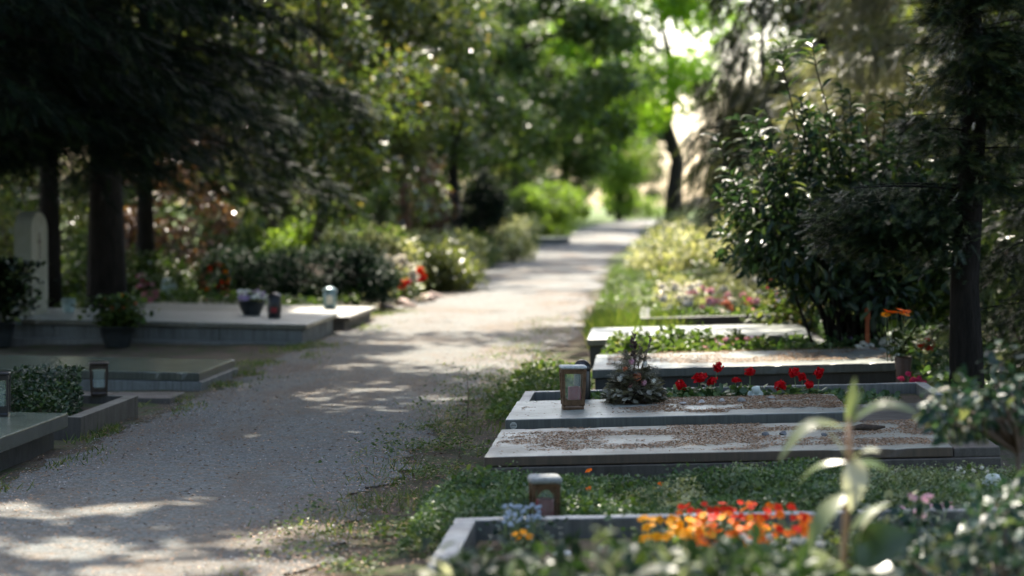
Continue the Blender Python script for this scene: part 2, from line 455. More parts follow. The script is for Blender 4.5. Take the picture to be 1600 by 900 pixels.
def ground_mat():
    m, t, b = new_mat('soil with moss and litter')
    co = coords(t)
    n1 = noise(t, 1.1, 8, .65, co); n2 = noise(t, 55, 6, .75, co); n3 = noise(t, 5.5, 6, .7, co)
    soil = ramp(t, [(.3, (.045, .035, .026)), (.55, (.10, .078, .058)), (.75, (.19, .15, .115))], n2)
    moss = ramp(t, [(.3, (.028, .045, .014)), (.7, (.09, .11, .04))], n2)
    col = mixc(t, ramp(t, [(.46, (0, 0, 0)), (.6, (1, 1, 1))], n3), soil, moss)
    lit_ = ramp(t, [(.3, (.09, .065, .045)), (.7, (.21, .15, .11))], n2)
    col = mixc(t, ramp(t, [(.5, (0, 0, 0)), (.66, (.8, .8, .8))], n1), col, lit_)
    tc = t.nodes.new('ShaderNodeTexCoord'); sy = t.nodes.new('ShaderNodeSeparateXYZ'); t.links.new(tc.outputs['Object'], sy.inputs[0])
    far = t.nodes.new('ShaderNodeMapRange'); far.inputs[1].default_value = 24; far.inputs[2].default_value = 60; t.links.new(sy.outputs['Y'], far.inputs[0])
    meadow = ramp(t, [(.3, (.045, .075, .02)), (.7, (.12, .16, .045))], n3)
    col = mixc(t, far.outputs[0], col, meadow)
    t.links.new(col, b.inputs['Base Color']); b.inputs['Roughness'].default_value = .95; b.inputs['Specular IOR Level'].default_value = .2
    bump(t, b, n2, .02, .8); return m
M['ground'] = ground_mat()

def path_mat():
    m, t, b = new_mat('fine gravel path')
    co = coords(t)
    v = t.nodes.new('ShaderNodeTexVoronoi'); v.inputs['Scale'].default_value = 95; t.links.new(co, v.inputs['Vector'])
    fine = noise(t, 240, 4, .75, co); mid = noise(t, 14, 6, .7, co); big = noise(t, 1.3, 6, .6, coords(t, (1, .35, 1)))
    sep = t.nodes.new('ShaderNodeSeparateColor'); t.links.new(v.outputs['Color'], sep.inputs[0])
    g = ramp(t, [(.0, (.045, .050, .049)), (.5, (.115, .125, .122)), (1, (.27, .275, .265))], sep.outputs[0])
    g = mixc(t, .45, g, ramp(t, [(.32, (.05, .054, .053)), (.68, (.235, .24, .23))], fine))
    warm = mixc(t, 1.0, g, (1.15, .88, .70), 'MULTIPLY')
    g = mixc(t, ramp(t, [(.48, (0, 0, 0)), (.62, (.8, .8, .8))], mid), g, warm)
    dirt = ramp(t, [(.3, (.065, .048, .034)), (.7, (.17, .125, .088))], fine)
    g = mixc(t, ramp(t, [(.47, (0, 0, 0)), (.66, (.85, .85, .85))], big), g, dirt)
    g = mixc(t, 1.0, g, (.86, .88, .86), 'MULTIPLY')
    t.links.new(g, b.inputs['Base Color']); b.inputs['Roughness'].default_value = .88; b.inputs['Specular IOR Level'].default_value = .25
    h = mixc(t, .5, v.outputs['Distance'], fine)
    bump(t, b, h, .006, .7); return m
M['path'] = path_mat()

# ------------------------------------------------------------------ ground and path
def path_mid(Y):
    Y = np.asarray(Y, float)
    return -1.86 + .16 * np.clip((Y - 12) / 8, 0, 1) + .045 * np.clip(Y - 45, 0, 200) + .0016 * np.clip(Y - 62, 0, 60) ** 2
def path_half(Y):
    return .80 + .26 * np.clip((np.asarray(Y, float) - 12) / 8, 0, 1)

def build_ground():
    xs = np.unique(np.concatenate([np.linspace(-300, -30, 12), np.linspace(-30, -8, 16), np.linspace(-8, 6, 90), np.linspace(6, 30, 16), np.linspace(30, 300, 12)]))
    ys = np.unique(np.concatenate([np.linspace(-30, 3, 8), np.linspace(3, 34, 150), np.linspace(34, 90, 70), np.linspace(90, 900, 24)]))
    X, Y = np.meshgrid(xs, ys)
    Z = rise(Y) + (.05 * (vnoise(X / .9, Y / .9, 21) - .5) + .03 * (vnoise(X / .25, Y / .25, 22) - .5)) * np.clip((np.abs(X - path_mid(Y)) - path_half(Y) - .02) / .35, 0, 1) - .004
    Z += .0 * X
    n, m = X.shape
    i = np.arange((n - 1) * (m - 1)); r = i // (m - 1); c = i % (m - 1)
    a = r * m + c
    loops = np.stack([a, a + 1, a + m + 1, a + m], 1).ravel()
    me = mesh_np('ground', np.stack([X.ravel(), Y.ravel(), Z.ravel()], 1), loops, np.full(len(a), 4), smooth=True)
    o = ob('ground', me, M['ground']); o['kind'] = 'structure'
    ys = np.unique(np.concatenate([np.arange(2, 20, .07), np.arange(20, 60, .25), np.arange(60, 100, .6)]))
    k = 9
    mid = path_mid(ys); hw = path_half(ys)
    el = .11 * (vnoise(ys / .35, ys * 0, 31) - .5) + .10 * (vnoise(ys / .09, ys * 0 + 5, 32) - .5)
    er = .20 * (vnoise(ys / .5, ys * 0 + 9, 33) - .5) + .14 * (vnoise(ys / .1, ys * 0 + 13, 34) - .5)
    u = np.linspace(-1, 1, k)
    Xp = mid[:, None] + u[None] * hw[:, None] + np.where(u[None] < -.9, el[:, None], 0) + np.where(u[None] > .9, er[:, None], 0)
    Yp = np.repeat(ys[:, None], k, 1)
    Zp = rise(Yp) + .004 + .012 * (1 - u[None] ** 2) * 1.0 + .008 * (vnoise(Xp / .5, Yp / .6, 35) - .5) * (1 - u[None] ** 2)
    n, m = Xp.shape
    i = np.arange((n - 1) * (m - 1)); r = i // (m - 1); c = i % (m - 1); a = r * m + c
    loops = np.stack([a, a + 1, a + m + 1, a + m], 1).ravel()
    o = ob('gravel_path', mesh_np('gravel_path', np.stack([Xp.ravel(), Yp.ravel(), Zp.ravel()], 1), loops, np.full(len(a), 4), smooth=True), M['path'])
    o['kind'] = 'structure'
build_ground()

def scatter_flat(name, label, P, L, W, mat, kind='stuff', tilt=.35, T=T_DIAMOND, cat=None, rnd=None):
    n = len(P)
    a = rng.uniform(0, 2 * math.pi, n)
    D = np.stack([np.cos(a), np.sin(a), rng.normal(0, tilt * .5, n)], 1)
    N = np.stack([rng.normal(0, tilt, n), rng.normal(0, tilt, n), np.ones(n)], 1)
    o = ob(name, leaf_mesh(name, T, P, D, N, L, W, rng.uniform(0, 1, n) if rnd is None else rnd), mat)
    o['kind'] = kind; o['label'] = label
    if cat: o['category'] = cat
    return o

def gravel():
    # loose stones lying on the nearer path: small five-sided chips
    n = 26000
    Y = 5.5 + 13.5 * rng.uniform(0, 1, n) ** 1.5
    X = path_mid(Y) + rng.uniform(-1.05, 1.12, n) * path_half(Y)
    P = np.stack([X, Y, .010 + .006 * rng.uniform(0, 1, n)], 1)
    T = ([(-.5, -.4, 0), (.5, -.5, 0), (.6, .4, 0), (-.4, .5, 0), (.05, .05, .55)], [(0, 1, 4), (1, 2, 4), (2, 3, 4), (3, 0, 4)])
    s = rng.uniform(.0025, .0068, n) * (1 + .8 * (rng.uniform(0, 1, n) > .96))
    scatter_flat('loose_gravel', 'loose grey gravel chips strewn over the path', P, s, s * rng.uniform(.7, 1.2, n), M['gravel'], T=T, cat='gravel', tilt=.15)
    # dry leaf bits along both edges and thinly over the middle
    n = 30000
    Y = 5.5 + 24 * rng.uniform(0, 1, n) ** 1.6
    e = rng.choice([-1, 1], n, p=[.35, .65])
    X = path_mid(Y) + e * path_half(Y) * (1.08 + rng.normal(0, .22, n))
    u = rng.uniform(0, 1, n) < .4
    X = np.where(u, path_mid(Y) + rng.uniform(-1, 1, n) * path_half(Y), X)
    P = np.stack([X, Y, np.full(n, .020) + .012 * rng.uniform(0, 1, n)], 1)
    ok = (X > -2.75) & (X < -.62)
    P = P[ok]; n = len(P)
    scatter_flat('dry_litter', 'brown dry needles and leaf bits along the path edges', P, rng.uniform(.006, .026, n), rng.uniform(.002, .007, n), M['litter'], cat='litter')
gravel()

def grass(name, label, P, hgt, mat, lean=.5, width=.004, cat='grass'):
    n = len(P)
    D = np.stack([rng.normal(0, lean, n), rng.normal(0, lean, n), np.ones(n)], 1)
    N = rvec(n)
    o = ob(name, leaf_mesh(name, T_BLADE, P, D, N, hgt, np.full(n, width), rng.uniform(0, 1, n)), mat)
    o['kind'] = 'stuff'; o['label'] = label; o['category'] = cat
    return o

def verge():
    # weeds and grass at the right edge (near), thin on the left edge
    n = 9000
    Y = 5.6 + 18 * rng.uniform(0, 1, n) ** 1.7
    X = -.95 + rng.normal(0, .16, n) - .12 * (Y < 8.2) * rng.uniform(0, 1, n)
    ok = (vnoise(X / .22, Y / .35, 41) > .52) & (X < -.62)
    X, Y = X[ok], Y[ok]
    grass('verge_grass', 'thin green grass and weeds between path and the pansy grave', np.stack([X, Y, 0 * X], 1), rng.uniform(.02, .075, len(X)), M['lf_grass'], .7, .0035)
    # low rosettes
    n = 15000
    Y = 5.6 + 12 * rng.uniform(0, 1, n) ** 1.6
    X = -.93 + rng.normal(0, .20, n)
    ok = (vnoise(X / .18, Y / .3, 42) > .60) & (X < -.60)
    X, Y = X[ok], Y[ok]
    scatter_flat('clover_weeds', 'small round leaved weeds on the soil beside the gravel', np.stack([X, Y, .01 + .035 * rng.uniform(0, 1, len(X))], 1),
                 rng.uniform(.010, .026, len(X)), rng.uniform(.008, .018, len(X)), M['lf_weed'], tilt=.6, T=T_ROUND, cat='weeds')
    n = 9000
    Y = 9 + 16 * rng.uniform(0, 1, n)
    X = -2.70 + rng.normal(0, .10, n) + .2 * (Y > 15) * rng.uniform(-1, 1, n)
    ok = (vnoise(X / .25, Y / .5, 43) > .5)
    X, Y = X[ok], Y[ok]
    grass('edge_grass', 'short grass along the path beside the raised slabs', np.stack([X, Y, 0 * X], 1), rng.uniform(.02, .06, len(X)), M['lf_grass'], .7, .005)
verge()

# ------------------------------------------------------------------ trees
def wobble(p0, p1, n, amp, r=random):
    p0, p1 = Vector(p0), Vector(p1)
    out = []
    for i in range(n + 1):
        t = i / n
        p = p0.lerp(p1, t)
        if 0 < i < n: p += Vector((r.uniform(-amp, amp), r.uniform(-amp, amp), r.uniform(-amp, amp) * .3))
        out.append(p)
    return out

def conifer(name, label, base, h, r0, z0, spread, n_br, dens, leaf, bark_, L=.22, droop=.28, hang=.55, T=T_SPRUCE, seed=1, zfine=4.2, coarse=True, side=None, group=None, lean=(0, 0), power=.65, holes=True, extra=(), zhide=None):
    r = np.random.default_rng(seed); rr = random.Random(seed)
    root = thing(name, label, 'tree', base, group=group)
    B = np.array(base, float)
    mb = MB()
    tp = wobble((0, 0, -.1), (lean[0], lean[1], h), 9, r0 * .35, rr)
    mb.tube(tp, [r0 * (1.25 if i == 0 else 1) * (1 - .93 * i / 9) for i in range(10)], 10)
    Ps, Ds, Ns = [], [], []
    for i in range(n_br + len(extra)):
        f = (i + rr.random()) / n_br
        z = z0 + (h - z0) * f
        az = i * 2.39996 + rr.uniform(-.4, .4)
        if side is not None and rr.random() < .6: az = side + rr.gauss(0, .7)
        ln = (spread * (1 - f) ** power) * rr.uniform(.7, 1.1) + .25
        if i >= n_br: z, az, ln = extra[i - n_br]
        od = np.array([math.cos(az), math.sin(az), 0.]); pd = np.array([-od[1], od[0], 0.])
        lx = lean[0] * z / h; ly = lean[1] * z / h
        def bp(t):
            t = np.asarray(t)
            return np.array([lx, ly, z])[None] + od[None] * (ln * t)[:, None] + np.array([0, 0, 1.])[None] * (ln * (.12 * t - droop * t * t))[:, None]
        tt = np.linspace(0, 1, 6)
        rb = min(r0 * .22, .005 + .006 * ln)
        mb.tube([tuple(p) for p in bp(tt)], [rb * (1 - .88 * q) for q in tt], 5, False)
        n = int(dens * ln * (1.0 if z < zfine else .5))
        t = r.uniform(.12, 1, n) ** .75
        la = r.normal(0, .17, n) * ln * (1.1 - .6 * t) + r.normal(0, .05, n)
        p = bp(t) + pd[None] * la[:, None]
        p[:, 2] -= np.abs(la) * .35 + r.exponential(.07, n) * hang * 2
        D = od[None] * r.uniform(.2, .9, n)[:, None] + pd[None] * (np.sign(la) * r.uniform(.1, .8, n))[:, None] + r.normal(0, .25, (n, 3))
        D[:, 2] -= hang * r.uniform(.5, 1.5, n)
        N = r.normal(0, .45, (n, 3)); N[:, 2] += 1
        Ps.append(p); Ds.append(D); Ns.append(N)
    ob('trunk', mb.mesh('trunk', True), bark_, root)
    P = np.concatenate(Ps); D = np.concatenate(Ds); N = np.concatenate(Ns)
    ok = (P[:, 2] + B[2] > .12)
    if holes: ok &= keep(P + B)
    P, D, N = P[ok], D[ok], N[ok]
    fine = P[:, 2] < zfine
    rn = r.uniform(0, 1, len(P))
    if coarse:
        hi = ~fine
        c1 = ob('crown', leaf_mesh('crown', T_FROND, P[hi], D[hi], N[hi], L * 2.6, L * 3.4, rn[hi]), leaf, root)
        c1['kind'] = 'stuff'
        P, D, N, rn = P[fine], D[fine], N[fine], rn[fine]
    Ls = L * r.uniform(.6, 1.3, len(P))
    ob('crown' if not coarse else 'lower_branches', leaf_mesh('crown', T, P, D, N, Ls, Ls, rn), leaf, root)['kind'] = 'stuff'
    return root

def clumps_leaves(cent, rad, n, r, flat=.8, droop=.3, up=.8):
    k = r.integers(0, len(cent), n)
    d = unit(r.normal(size=(n, 3)))
    q = r.uniform(0, 1, n) ** .42
    P = cent[k] + d * (rad[k] * q)[:, None] * np.array([1, 1, flat])[None]
    D = d * .8 + r.normal(0, .5, (n, 3)); D[:, 2] -= droop
    N = r.normal(0, .5, (n, 3)) + d * .3; N[:, 2] += up
    return P, D, N

def broad(name, label, base, h, r0, cc, cr, n_cl, cl_r, n_leaf, L, W, leaf, bark_, T=T_DIAMOND, seed=1, lean=(0, 0), group=None, cat='tree', stems=1, shell=.45, holes=True, flat=.8, droop=.3, zmin=2.7, pts=None, up=.8, limbs=.6):
    """a broad-leaved tree or bush: stem or stems, limbs to each leaf clump, leaves in clumps round the limb ends"""
    r = np.random.default_rng(seed); rr = random.Random(seed)
    root = thing(name, label, cat, base, group=group)
    cc = np.array(cc, float); cr = np.array(cr, float)
    if pts is None:
        d = unit(r.normal(size=(n_cl, 3)))
        q = (shell + (1 - shell) * r.uniform(0, 1, n_cl)) ** .8
        cent = cc[None] + d * q[:, None] * cr[None]
    else: cent = np.array(pts, float)
    rad = cl_r * r.uniform(.65, 1.25, len(cent))
    cent[:, 2] = np.maximum(cent[:, 2], rad * .55)
    mb = MB()
    top = Vector((lean[0], lean[1], cc[2] + cr[2] * .55))
    for s in range(stems):
        b0 = Vector((0, 0, -.06)) if stems == 1 else Vector((rr.uniform(-.25, .25) * cr[0], rr.uniform(-.25, .25) * cr[1], -.06))
        tt = top if stems == 1 else Vector(cent[rr.randrange(len(cent))])
        tp = wobble(b0, tt, 7, r0 * .8, rr)
        mb.tube(tp, [r0 * (1.3 if i == 0 else 1) * (1 - .85 * i / 7) for i in range(8)], 8 if stems == 1 else 5)
        if s == 0: main = tp
    for c in cent:
        if rr.random() > limbs: continue
        c = Vector(c)
        st = max((p for p in main if p.z < max(c.z - .1, .3)), key=lambda p: p.z, default=main[0])
        mid = st.lerp(c, .5) + Vector((rr.uniform(-.1, .1), rr.uniform(-.1, .1), .12)) * (c - st).length
        rb = min(r0 * .45, .006 + .012 * (c - st).length)
        mb.tube([st, mid, c], [rb, rb * .7, rb * .25], 5, False)
    ob('trunk' if stems == 1 else 'stems', mb.mesh('trunk', True), bark_, root)
    P, D, N = clumps_leaves(cent, rad, n_leaf, r, flat, droop, up)
    ok = P[:, 2] > .02
    if holes: ok &= keep(P + np.array(base)[None], zmin)
    P, D, N = P[ok], D[ok], N[ok]
    q = r.uniform(.65, 1.25, len(P))
    ob('crown' if cat == 'tree' else 'foliage', leaf_mesh('crown', T, P, D, N, L * q, W * q, r.uniform(0, 1, len(P))), leaf, root)['kind'] = 'stuff'
    return root

def copy_tree(o, loc, rz=0, sc_=1, label=None):
    c = o.copy(); C.objects.link(c)
    c.location = loc; c.rotation_euler = (0, 0, rz); c.scale = (sc_,) * 3
    if label: c['label'] = label
    for ch in o.children:
        d = ch.copy(); C.objects.link(d); d.parent = c
    return c

def gz(Y): return float(rise(Y))

# big dark conifers on the left
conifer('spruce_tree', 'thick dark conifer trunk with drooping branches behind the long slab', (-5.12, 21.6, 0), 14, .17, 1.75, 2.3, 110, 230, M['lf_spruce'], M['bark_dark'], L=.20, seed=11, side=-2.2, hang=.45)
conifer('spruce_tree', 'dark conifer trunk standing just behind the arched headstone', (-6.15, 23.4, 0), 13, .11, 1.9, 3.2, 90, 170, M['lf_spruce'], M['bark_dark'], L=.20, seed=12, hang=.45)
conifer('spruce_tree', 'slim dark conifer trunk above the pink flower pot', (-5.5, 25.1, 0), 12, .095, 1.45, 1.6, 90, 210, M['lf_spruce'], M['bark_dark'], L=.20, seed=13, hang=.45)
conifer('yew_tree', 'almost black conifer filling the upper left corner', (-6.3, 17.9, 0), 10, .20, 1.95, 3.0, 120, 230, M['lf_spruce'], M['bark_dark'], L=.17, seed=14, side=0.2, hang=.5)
# canopy trees whose crowns meet over the path
broad('beech_tree', 'tall broadleaf tree whose crown shades the nearest graves', (3.9, 16.5, 0), 13, .24, (-3.2, -.6, 8.0), (5.2, 6.2, 2.6), 110, 1.0, 36000, .20, .13, M['lf_mid'], M['bark_brown'], seed=21, lean=(-.8, 0), shell=.1)
broad('beech_tree', 'tall broadleaf tree behind the dark corner conifer', (-8.0, 17.0, 0), 13, .26, (3.6, -.6, 8.2), (5.2, 6.2, 2.6), 110, 1.0, 36000, .20, .13, M['lf_mid'], M['bark_brown'], seed=22, lean=(.8, 0), shell=.1)
broad('beech_tree', 'tall broadleaf tree behind the drooping conifer beside the shrubs', (5.2, 27.5, 0), 14, .24, (-4.0, 1.0, 8.6), (5.0, 5.8, 2.4), 90, 1.0, 26000, .22, .14, M['lf_mid'], M['bark_brown'], seed=23, lean=(-.8, 0), shell=.1)
broad('beech_tree', 'tall broadleaf tree beyond the weeping conifer, crown over the path', (5.6, 40, 0), 15, .24, (-5.4, 0, 9.6), (5.0, 7.5, 2.4), 70, 1.0, 13000, .24, .15, M['lf_mid'], M['bark_brown'], seed=24, lean=(-1.2, 0), shell=.1)
broad('beech_tree', 'tall broadleaf tree over the far half of the path', (-7.2, 52, 0), 16, .26, (5.6, 0, 11.2), (5.0, 7.5, 2.4), 70, 1.0, 11000, .26, .17, M['lf_mid'], M['bark_brown'], seed=25, lean=(1.2, 0), shell=.1)

# the yew on the right, in front of the laurel
ex = [(.98 + .022 * k, math.pi + .75 * math.sin(k * 2.3) * .6 + .15, .55 + .34 * ((k * 7) % 5) / 5) for k in range(14)]
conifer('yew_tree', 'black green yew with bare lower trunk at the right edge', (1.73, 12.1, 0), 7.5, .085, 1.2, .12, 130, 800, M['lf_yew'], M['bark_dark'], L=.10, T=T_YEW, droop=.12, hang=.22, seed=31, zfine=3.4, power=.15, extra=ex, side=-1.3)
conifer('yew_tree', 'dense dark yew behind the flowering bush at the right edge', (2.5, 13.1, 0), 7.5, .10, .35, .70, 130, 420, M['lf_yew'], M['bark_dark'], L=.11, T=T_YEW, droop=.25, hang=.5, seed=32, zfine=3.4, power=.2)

# conifers right of the path, middle distance
conifer('weeping_conifer', 'drooping grey green conifer over the sunlit shrubs', (2.15, 27.5, 0), 6.0, .14, 1.75, 1.5, 90, 330, M['lf_weeping'], M['bark_dark'], L=.20, T=T_SPRUCE, droop=.45, hang=1.3, seed=41, zfine=5, power=.3)
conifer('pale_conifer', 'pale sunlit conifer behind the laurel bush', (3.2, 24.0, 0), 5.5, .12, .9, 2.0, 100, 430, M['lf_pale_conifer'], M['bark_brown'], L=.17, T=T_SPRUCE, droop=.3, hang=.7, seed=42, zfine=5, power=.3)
conifer('dark_conifer', 'dark green conifer beside the bright opening', (2.5, 47, gz(47)), 6.5, .14, .3, 1.3, 70, 260, M['lf_spruce'], M['bark_dark'], L=.28, seed=43, zfine=6, power=.5)

# left, middle distance
broad('holly_tree', 'glossy leaved holly with glinting leaves behind the juniper hedge', (-4.4, 31, 0), 6, .10, (0, 0, 2.9), (1.25, 1.2, 2.3), 46, .42, 13000, .11, .06, M['lf_holly'], M['bark_brown'], seed=51, holes=False)
broad('holly_tree', 'glossy dark broadleaf tree with many bright glints', (-4.1, 39, gz(39)), 7.5, .10, (0, 0, 4.1), (1.4, 1.3, 3.0), 46, .5, 13000, .13, .07, M['lf_holly'], M['bark_red'], seed=52, holes=False)
broad('holly_tree', 'olive leaved tree with a reddish trunk behind the sunlit ground cover', (-4.7, 36.5, gz(36)), 7, .13, (.1, 0, 4.2), (1.7, 1.5, 2.9), 46, .5, 12000, .13, .075, M['lf_olive'], M['bark_red'], seed=53, holes=False)
broad('dark_tree', 'broad dark leaved tree left of the clipped round shrub', (-3.7, 45, gz(45)), 7, .15, (0, 0, 3.4), (1.7, 1.5, 2.7), 46, .5, 11000, .13, .08, M['lf_mid'], M['bark_dark'], seed=54, holes=False)
broad('dark_shrub', 'small black green columnar shrub before the broad conifer', (-2.85, 41, gz(41)), 2, .05, (0, 0, .95), (.38, .38, .85), 26, .24, 5000, .07, .03, M['lf_spruce'], M['bark_dark'], seed=55, cat='shrub', stems=4)
broad('dark_tree', 'dark branching tree overhanging the far path', (-4.2, 56, gz(56)), 9, .16, (1.9, 0, 4.6), (2.5, 2.2, 2.8), 50, .62, 13000, .18, .11, M['lf_mid'], M['bark_dark'], seed=56, holes=False, lean=(1.0, 0))
broad('cypress_tree', 'slim bright green tree at the far bend of the path', (-.75, 84, gz(84)), 7, .14, (0, 0, 2.9), (.95, .95, 2.8), 50, .5, 9000, .16, .11, M['lf_green'], M['bark_dark'], seed=57, holes=False)
broad('dark_tree', 'dark green tree left of the slim bright tree at the bend', (-2.5, 77, gz(77)), 8, .16, (0, 0, 3.7), (1.25, 1.2, 3.1), 56, .6, 12000, .17, .11, M['lf_mid'], M['bark_dark'], seed=59, holes=False)
broad('lime_tree', 'fresh green tree with leaning dark trunk beside the bright opening', (1.05, 70, gz(70)), 10, .30, (-1.3, -.5, 5.7), (3.2, 2.8, 2.9), 54, .8, 13000, .20, .14, M['lf_lime'], M['bark_dark'], seed=58, lean=(-.5, 0), holes=False)

# woodland on both sides and far behind
wood = [('olive leaved tree in the wood behind the graves', -7.6, 33, M['lf_olive'], 61), ('dark leaved tree in the wood behind the headstone', -9.6, 30, M['lf_holly'], 62),
        ('mid green tree in the wood at the left edge', -11.5, 38, M['lf_mid'], 63), ('pale green tree in the wood behind the holly', -7.2, 46, M['lf_pale'], 64)]
protos = []
for (lb, x, y, m, sd) in wood:
    protos.append(broad('woodland_tree', lb, (x, y, gz(y)), 9, .16, (0, 0, 3.7), (2.2, 2.0, 3.1), 50, .6, 13000, .17, .105, m, M['bark_brown'], seed=sd, holes=False, group='trees of the wood'))
more = [(-13.5, 47, 2, 'dark tree deep in the wood beyond the spruces'), (-10.5, 55, 3, 'pale tree deep in the wood'), (-6.2, 63, 0, 'olive tree beyond the broad dark conifer'),
        (-14, 66, 2, 'green tree far back in the wood'), (-4.6, 74, 3, 'pale tree behind the clipped round shrub'), (-9, 80, 0, 'olive tree at the far side of the wood'), (-17, 82, 1, 'dark tree at the far side of the wood'),
        (-4.0, 92, 1, 'dark tree beyond the far bend of the path'), (6.5, 37, 0, 'olive tree behind the pale conifer'), (7.5, 42, 1, 'dark tree behind the weeping conifer'), (4.9, 58, 2, 'green tree beside the bright opening'),
        (8.5, 66, 3, 'pale tree on the far side of the shrubs'), (6.6, 84, 0, 'olive tree beyond the bright opening'), (12, 88, 1, 'dark tree beyond the yews'), (7.6, 30, 1, 'dark tree close behind the yews'), (-6.0, 57, 1, 'dark tree behind the broad dark conifer'), (-3.9, 69, 2, 'mid green tree behind the dark branching tree'), (-6.6, 41, 1, 'dark glossy tree close behind the olive tree'), (-8.8, 70, 1, 'dark tree far behind the holly'), (4.3, 48, 1, 'dark tree behind the dark green conifer'), (-5.8, 100, 2, 'distant tree closing the view over the bend'), (-1.6, 118, 3, 'pale distant tree behind the slim bright tree'), (-.2, 128, 2, 'distant green tree seen past the leaning trunk'), (6.2, 112, 3, 'pale distant tree right of the bright opening'), (-8, 121, 0, 'distant olive tree at the end of the wood')]
for i, (x, y, k, lb) in enumerate(more):
    copy_tree(protos[k], (x, y, gz(y) - .1), i * 1.7, .95 + .3 * ((i * 37) % 10) / 10, lb)

# more of the same wood behind the viewpoint and to its sides: it keeps the open sky off the graves
for i, (x, y, k, s_) in enumerate([(-6.5, 1.5, 2, 1.3), (-7.5, 8.5, 1, 1.25), (4.6, 3.0, 2, 1.2), (6.0, 9.5, 0, 1.3), (-3.5, -7, 1, 1.5), (2.5, -8, 2, 1.5), (-9.5, -4, 0, 1.5), (7.5, -4.5, 1, 1.5), (-1, -14, 2, 1.8), (7.0, 18.5, 2, 1.3), (-11, 14, 2, 1.4), (-12, 22, 1, 1.3), (9, 24, 1, 1.4), (-8, -13, 1, 1.8), (7, -13, 0, 1.8)]):
    o = copy_tree(protos[k], (x, y, -.1), i * 2.1, s_, 'woodland tree standing behind or beside the viewpoint, out of the picture'); o['group'] = 'trees around the viewpoint'

# shrubs and undergrowth
def shrub(name, label, X, Y, rx, ry, h, n_cl, clr, n_leaf, L, W, leaf, seed, T=T_DIAMOND, stem='stem_brown', group=None, **k):
    return broad(name, label, (X, Y, gz(Y)), h, .018 * max(rx, .5), (0, 0, h * .5), (rx, ry, h * .5), n_cl, clr, n_leaf, L, W, leaf, M[stem], T=T, seed=seed, cat='shrub', stems=5, group=group, holes=False, **k)

shrub('clipped_shrub', 'clipped round green shrub beside the far path', -2.5, 61, 1.05, 1.0, 1.35, 60, .28, 9000, .09, .06, M['lf_green'], 71, shell=.8)
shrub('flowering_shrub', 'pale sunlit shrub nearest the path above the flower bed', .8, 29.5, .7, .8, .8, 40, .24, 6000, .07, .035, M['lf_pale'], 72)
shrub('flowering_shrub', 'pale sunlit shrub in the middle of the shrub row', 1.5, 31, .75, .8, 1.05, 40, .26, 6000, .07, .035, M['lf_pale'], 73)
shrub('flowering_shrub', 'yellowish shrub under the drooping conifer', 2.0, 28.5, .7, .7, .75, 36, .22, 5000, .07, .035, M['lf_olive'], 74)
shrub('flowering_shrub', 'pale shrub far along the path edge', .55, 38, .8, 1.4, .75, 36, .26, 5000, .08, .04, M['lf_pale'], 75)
shrub('low_shrub', 'dark base shrub in the shadow below the pale shrubs', 1.1, 27.4, .9, .4, .45, 24, .18, 3500, .06, .03, M['lf_mid'], 76)
shrub('low_shrub', 'low green shrub far right of the bend', 1.2, 52, 1.2, 1.2, .7, 30, .28, 3500, .1, .06, M['lf_mid'], 77)
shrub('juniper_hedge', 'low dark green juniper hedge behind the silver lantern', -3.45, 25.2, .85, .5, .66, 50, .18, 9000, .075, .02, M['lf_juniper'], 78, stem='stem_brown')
shrub('juniper_hedge', 'dark low bush between the wreath and the juniper hedge', -4.55, 26.3, .6, .5, .62, 36, .2, 5000, .075, .02, M['lf_juniper'], 79)
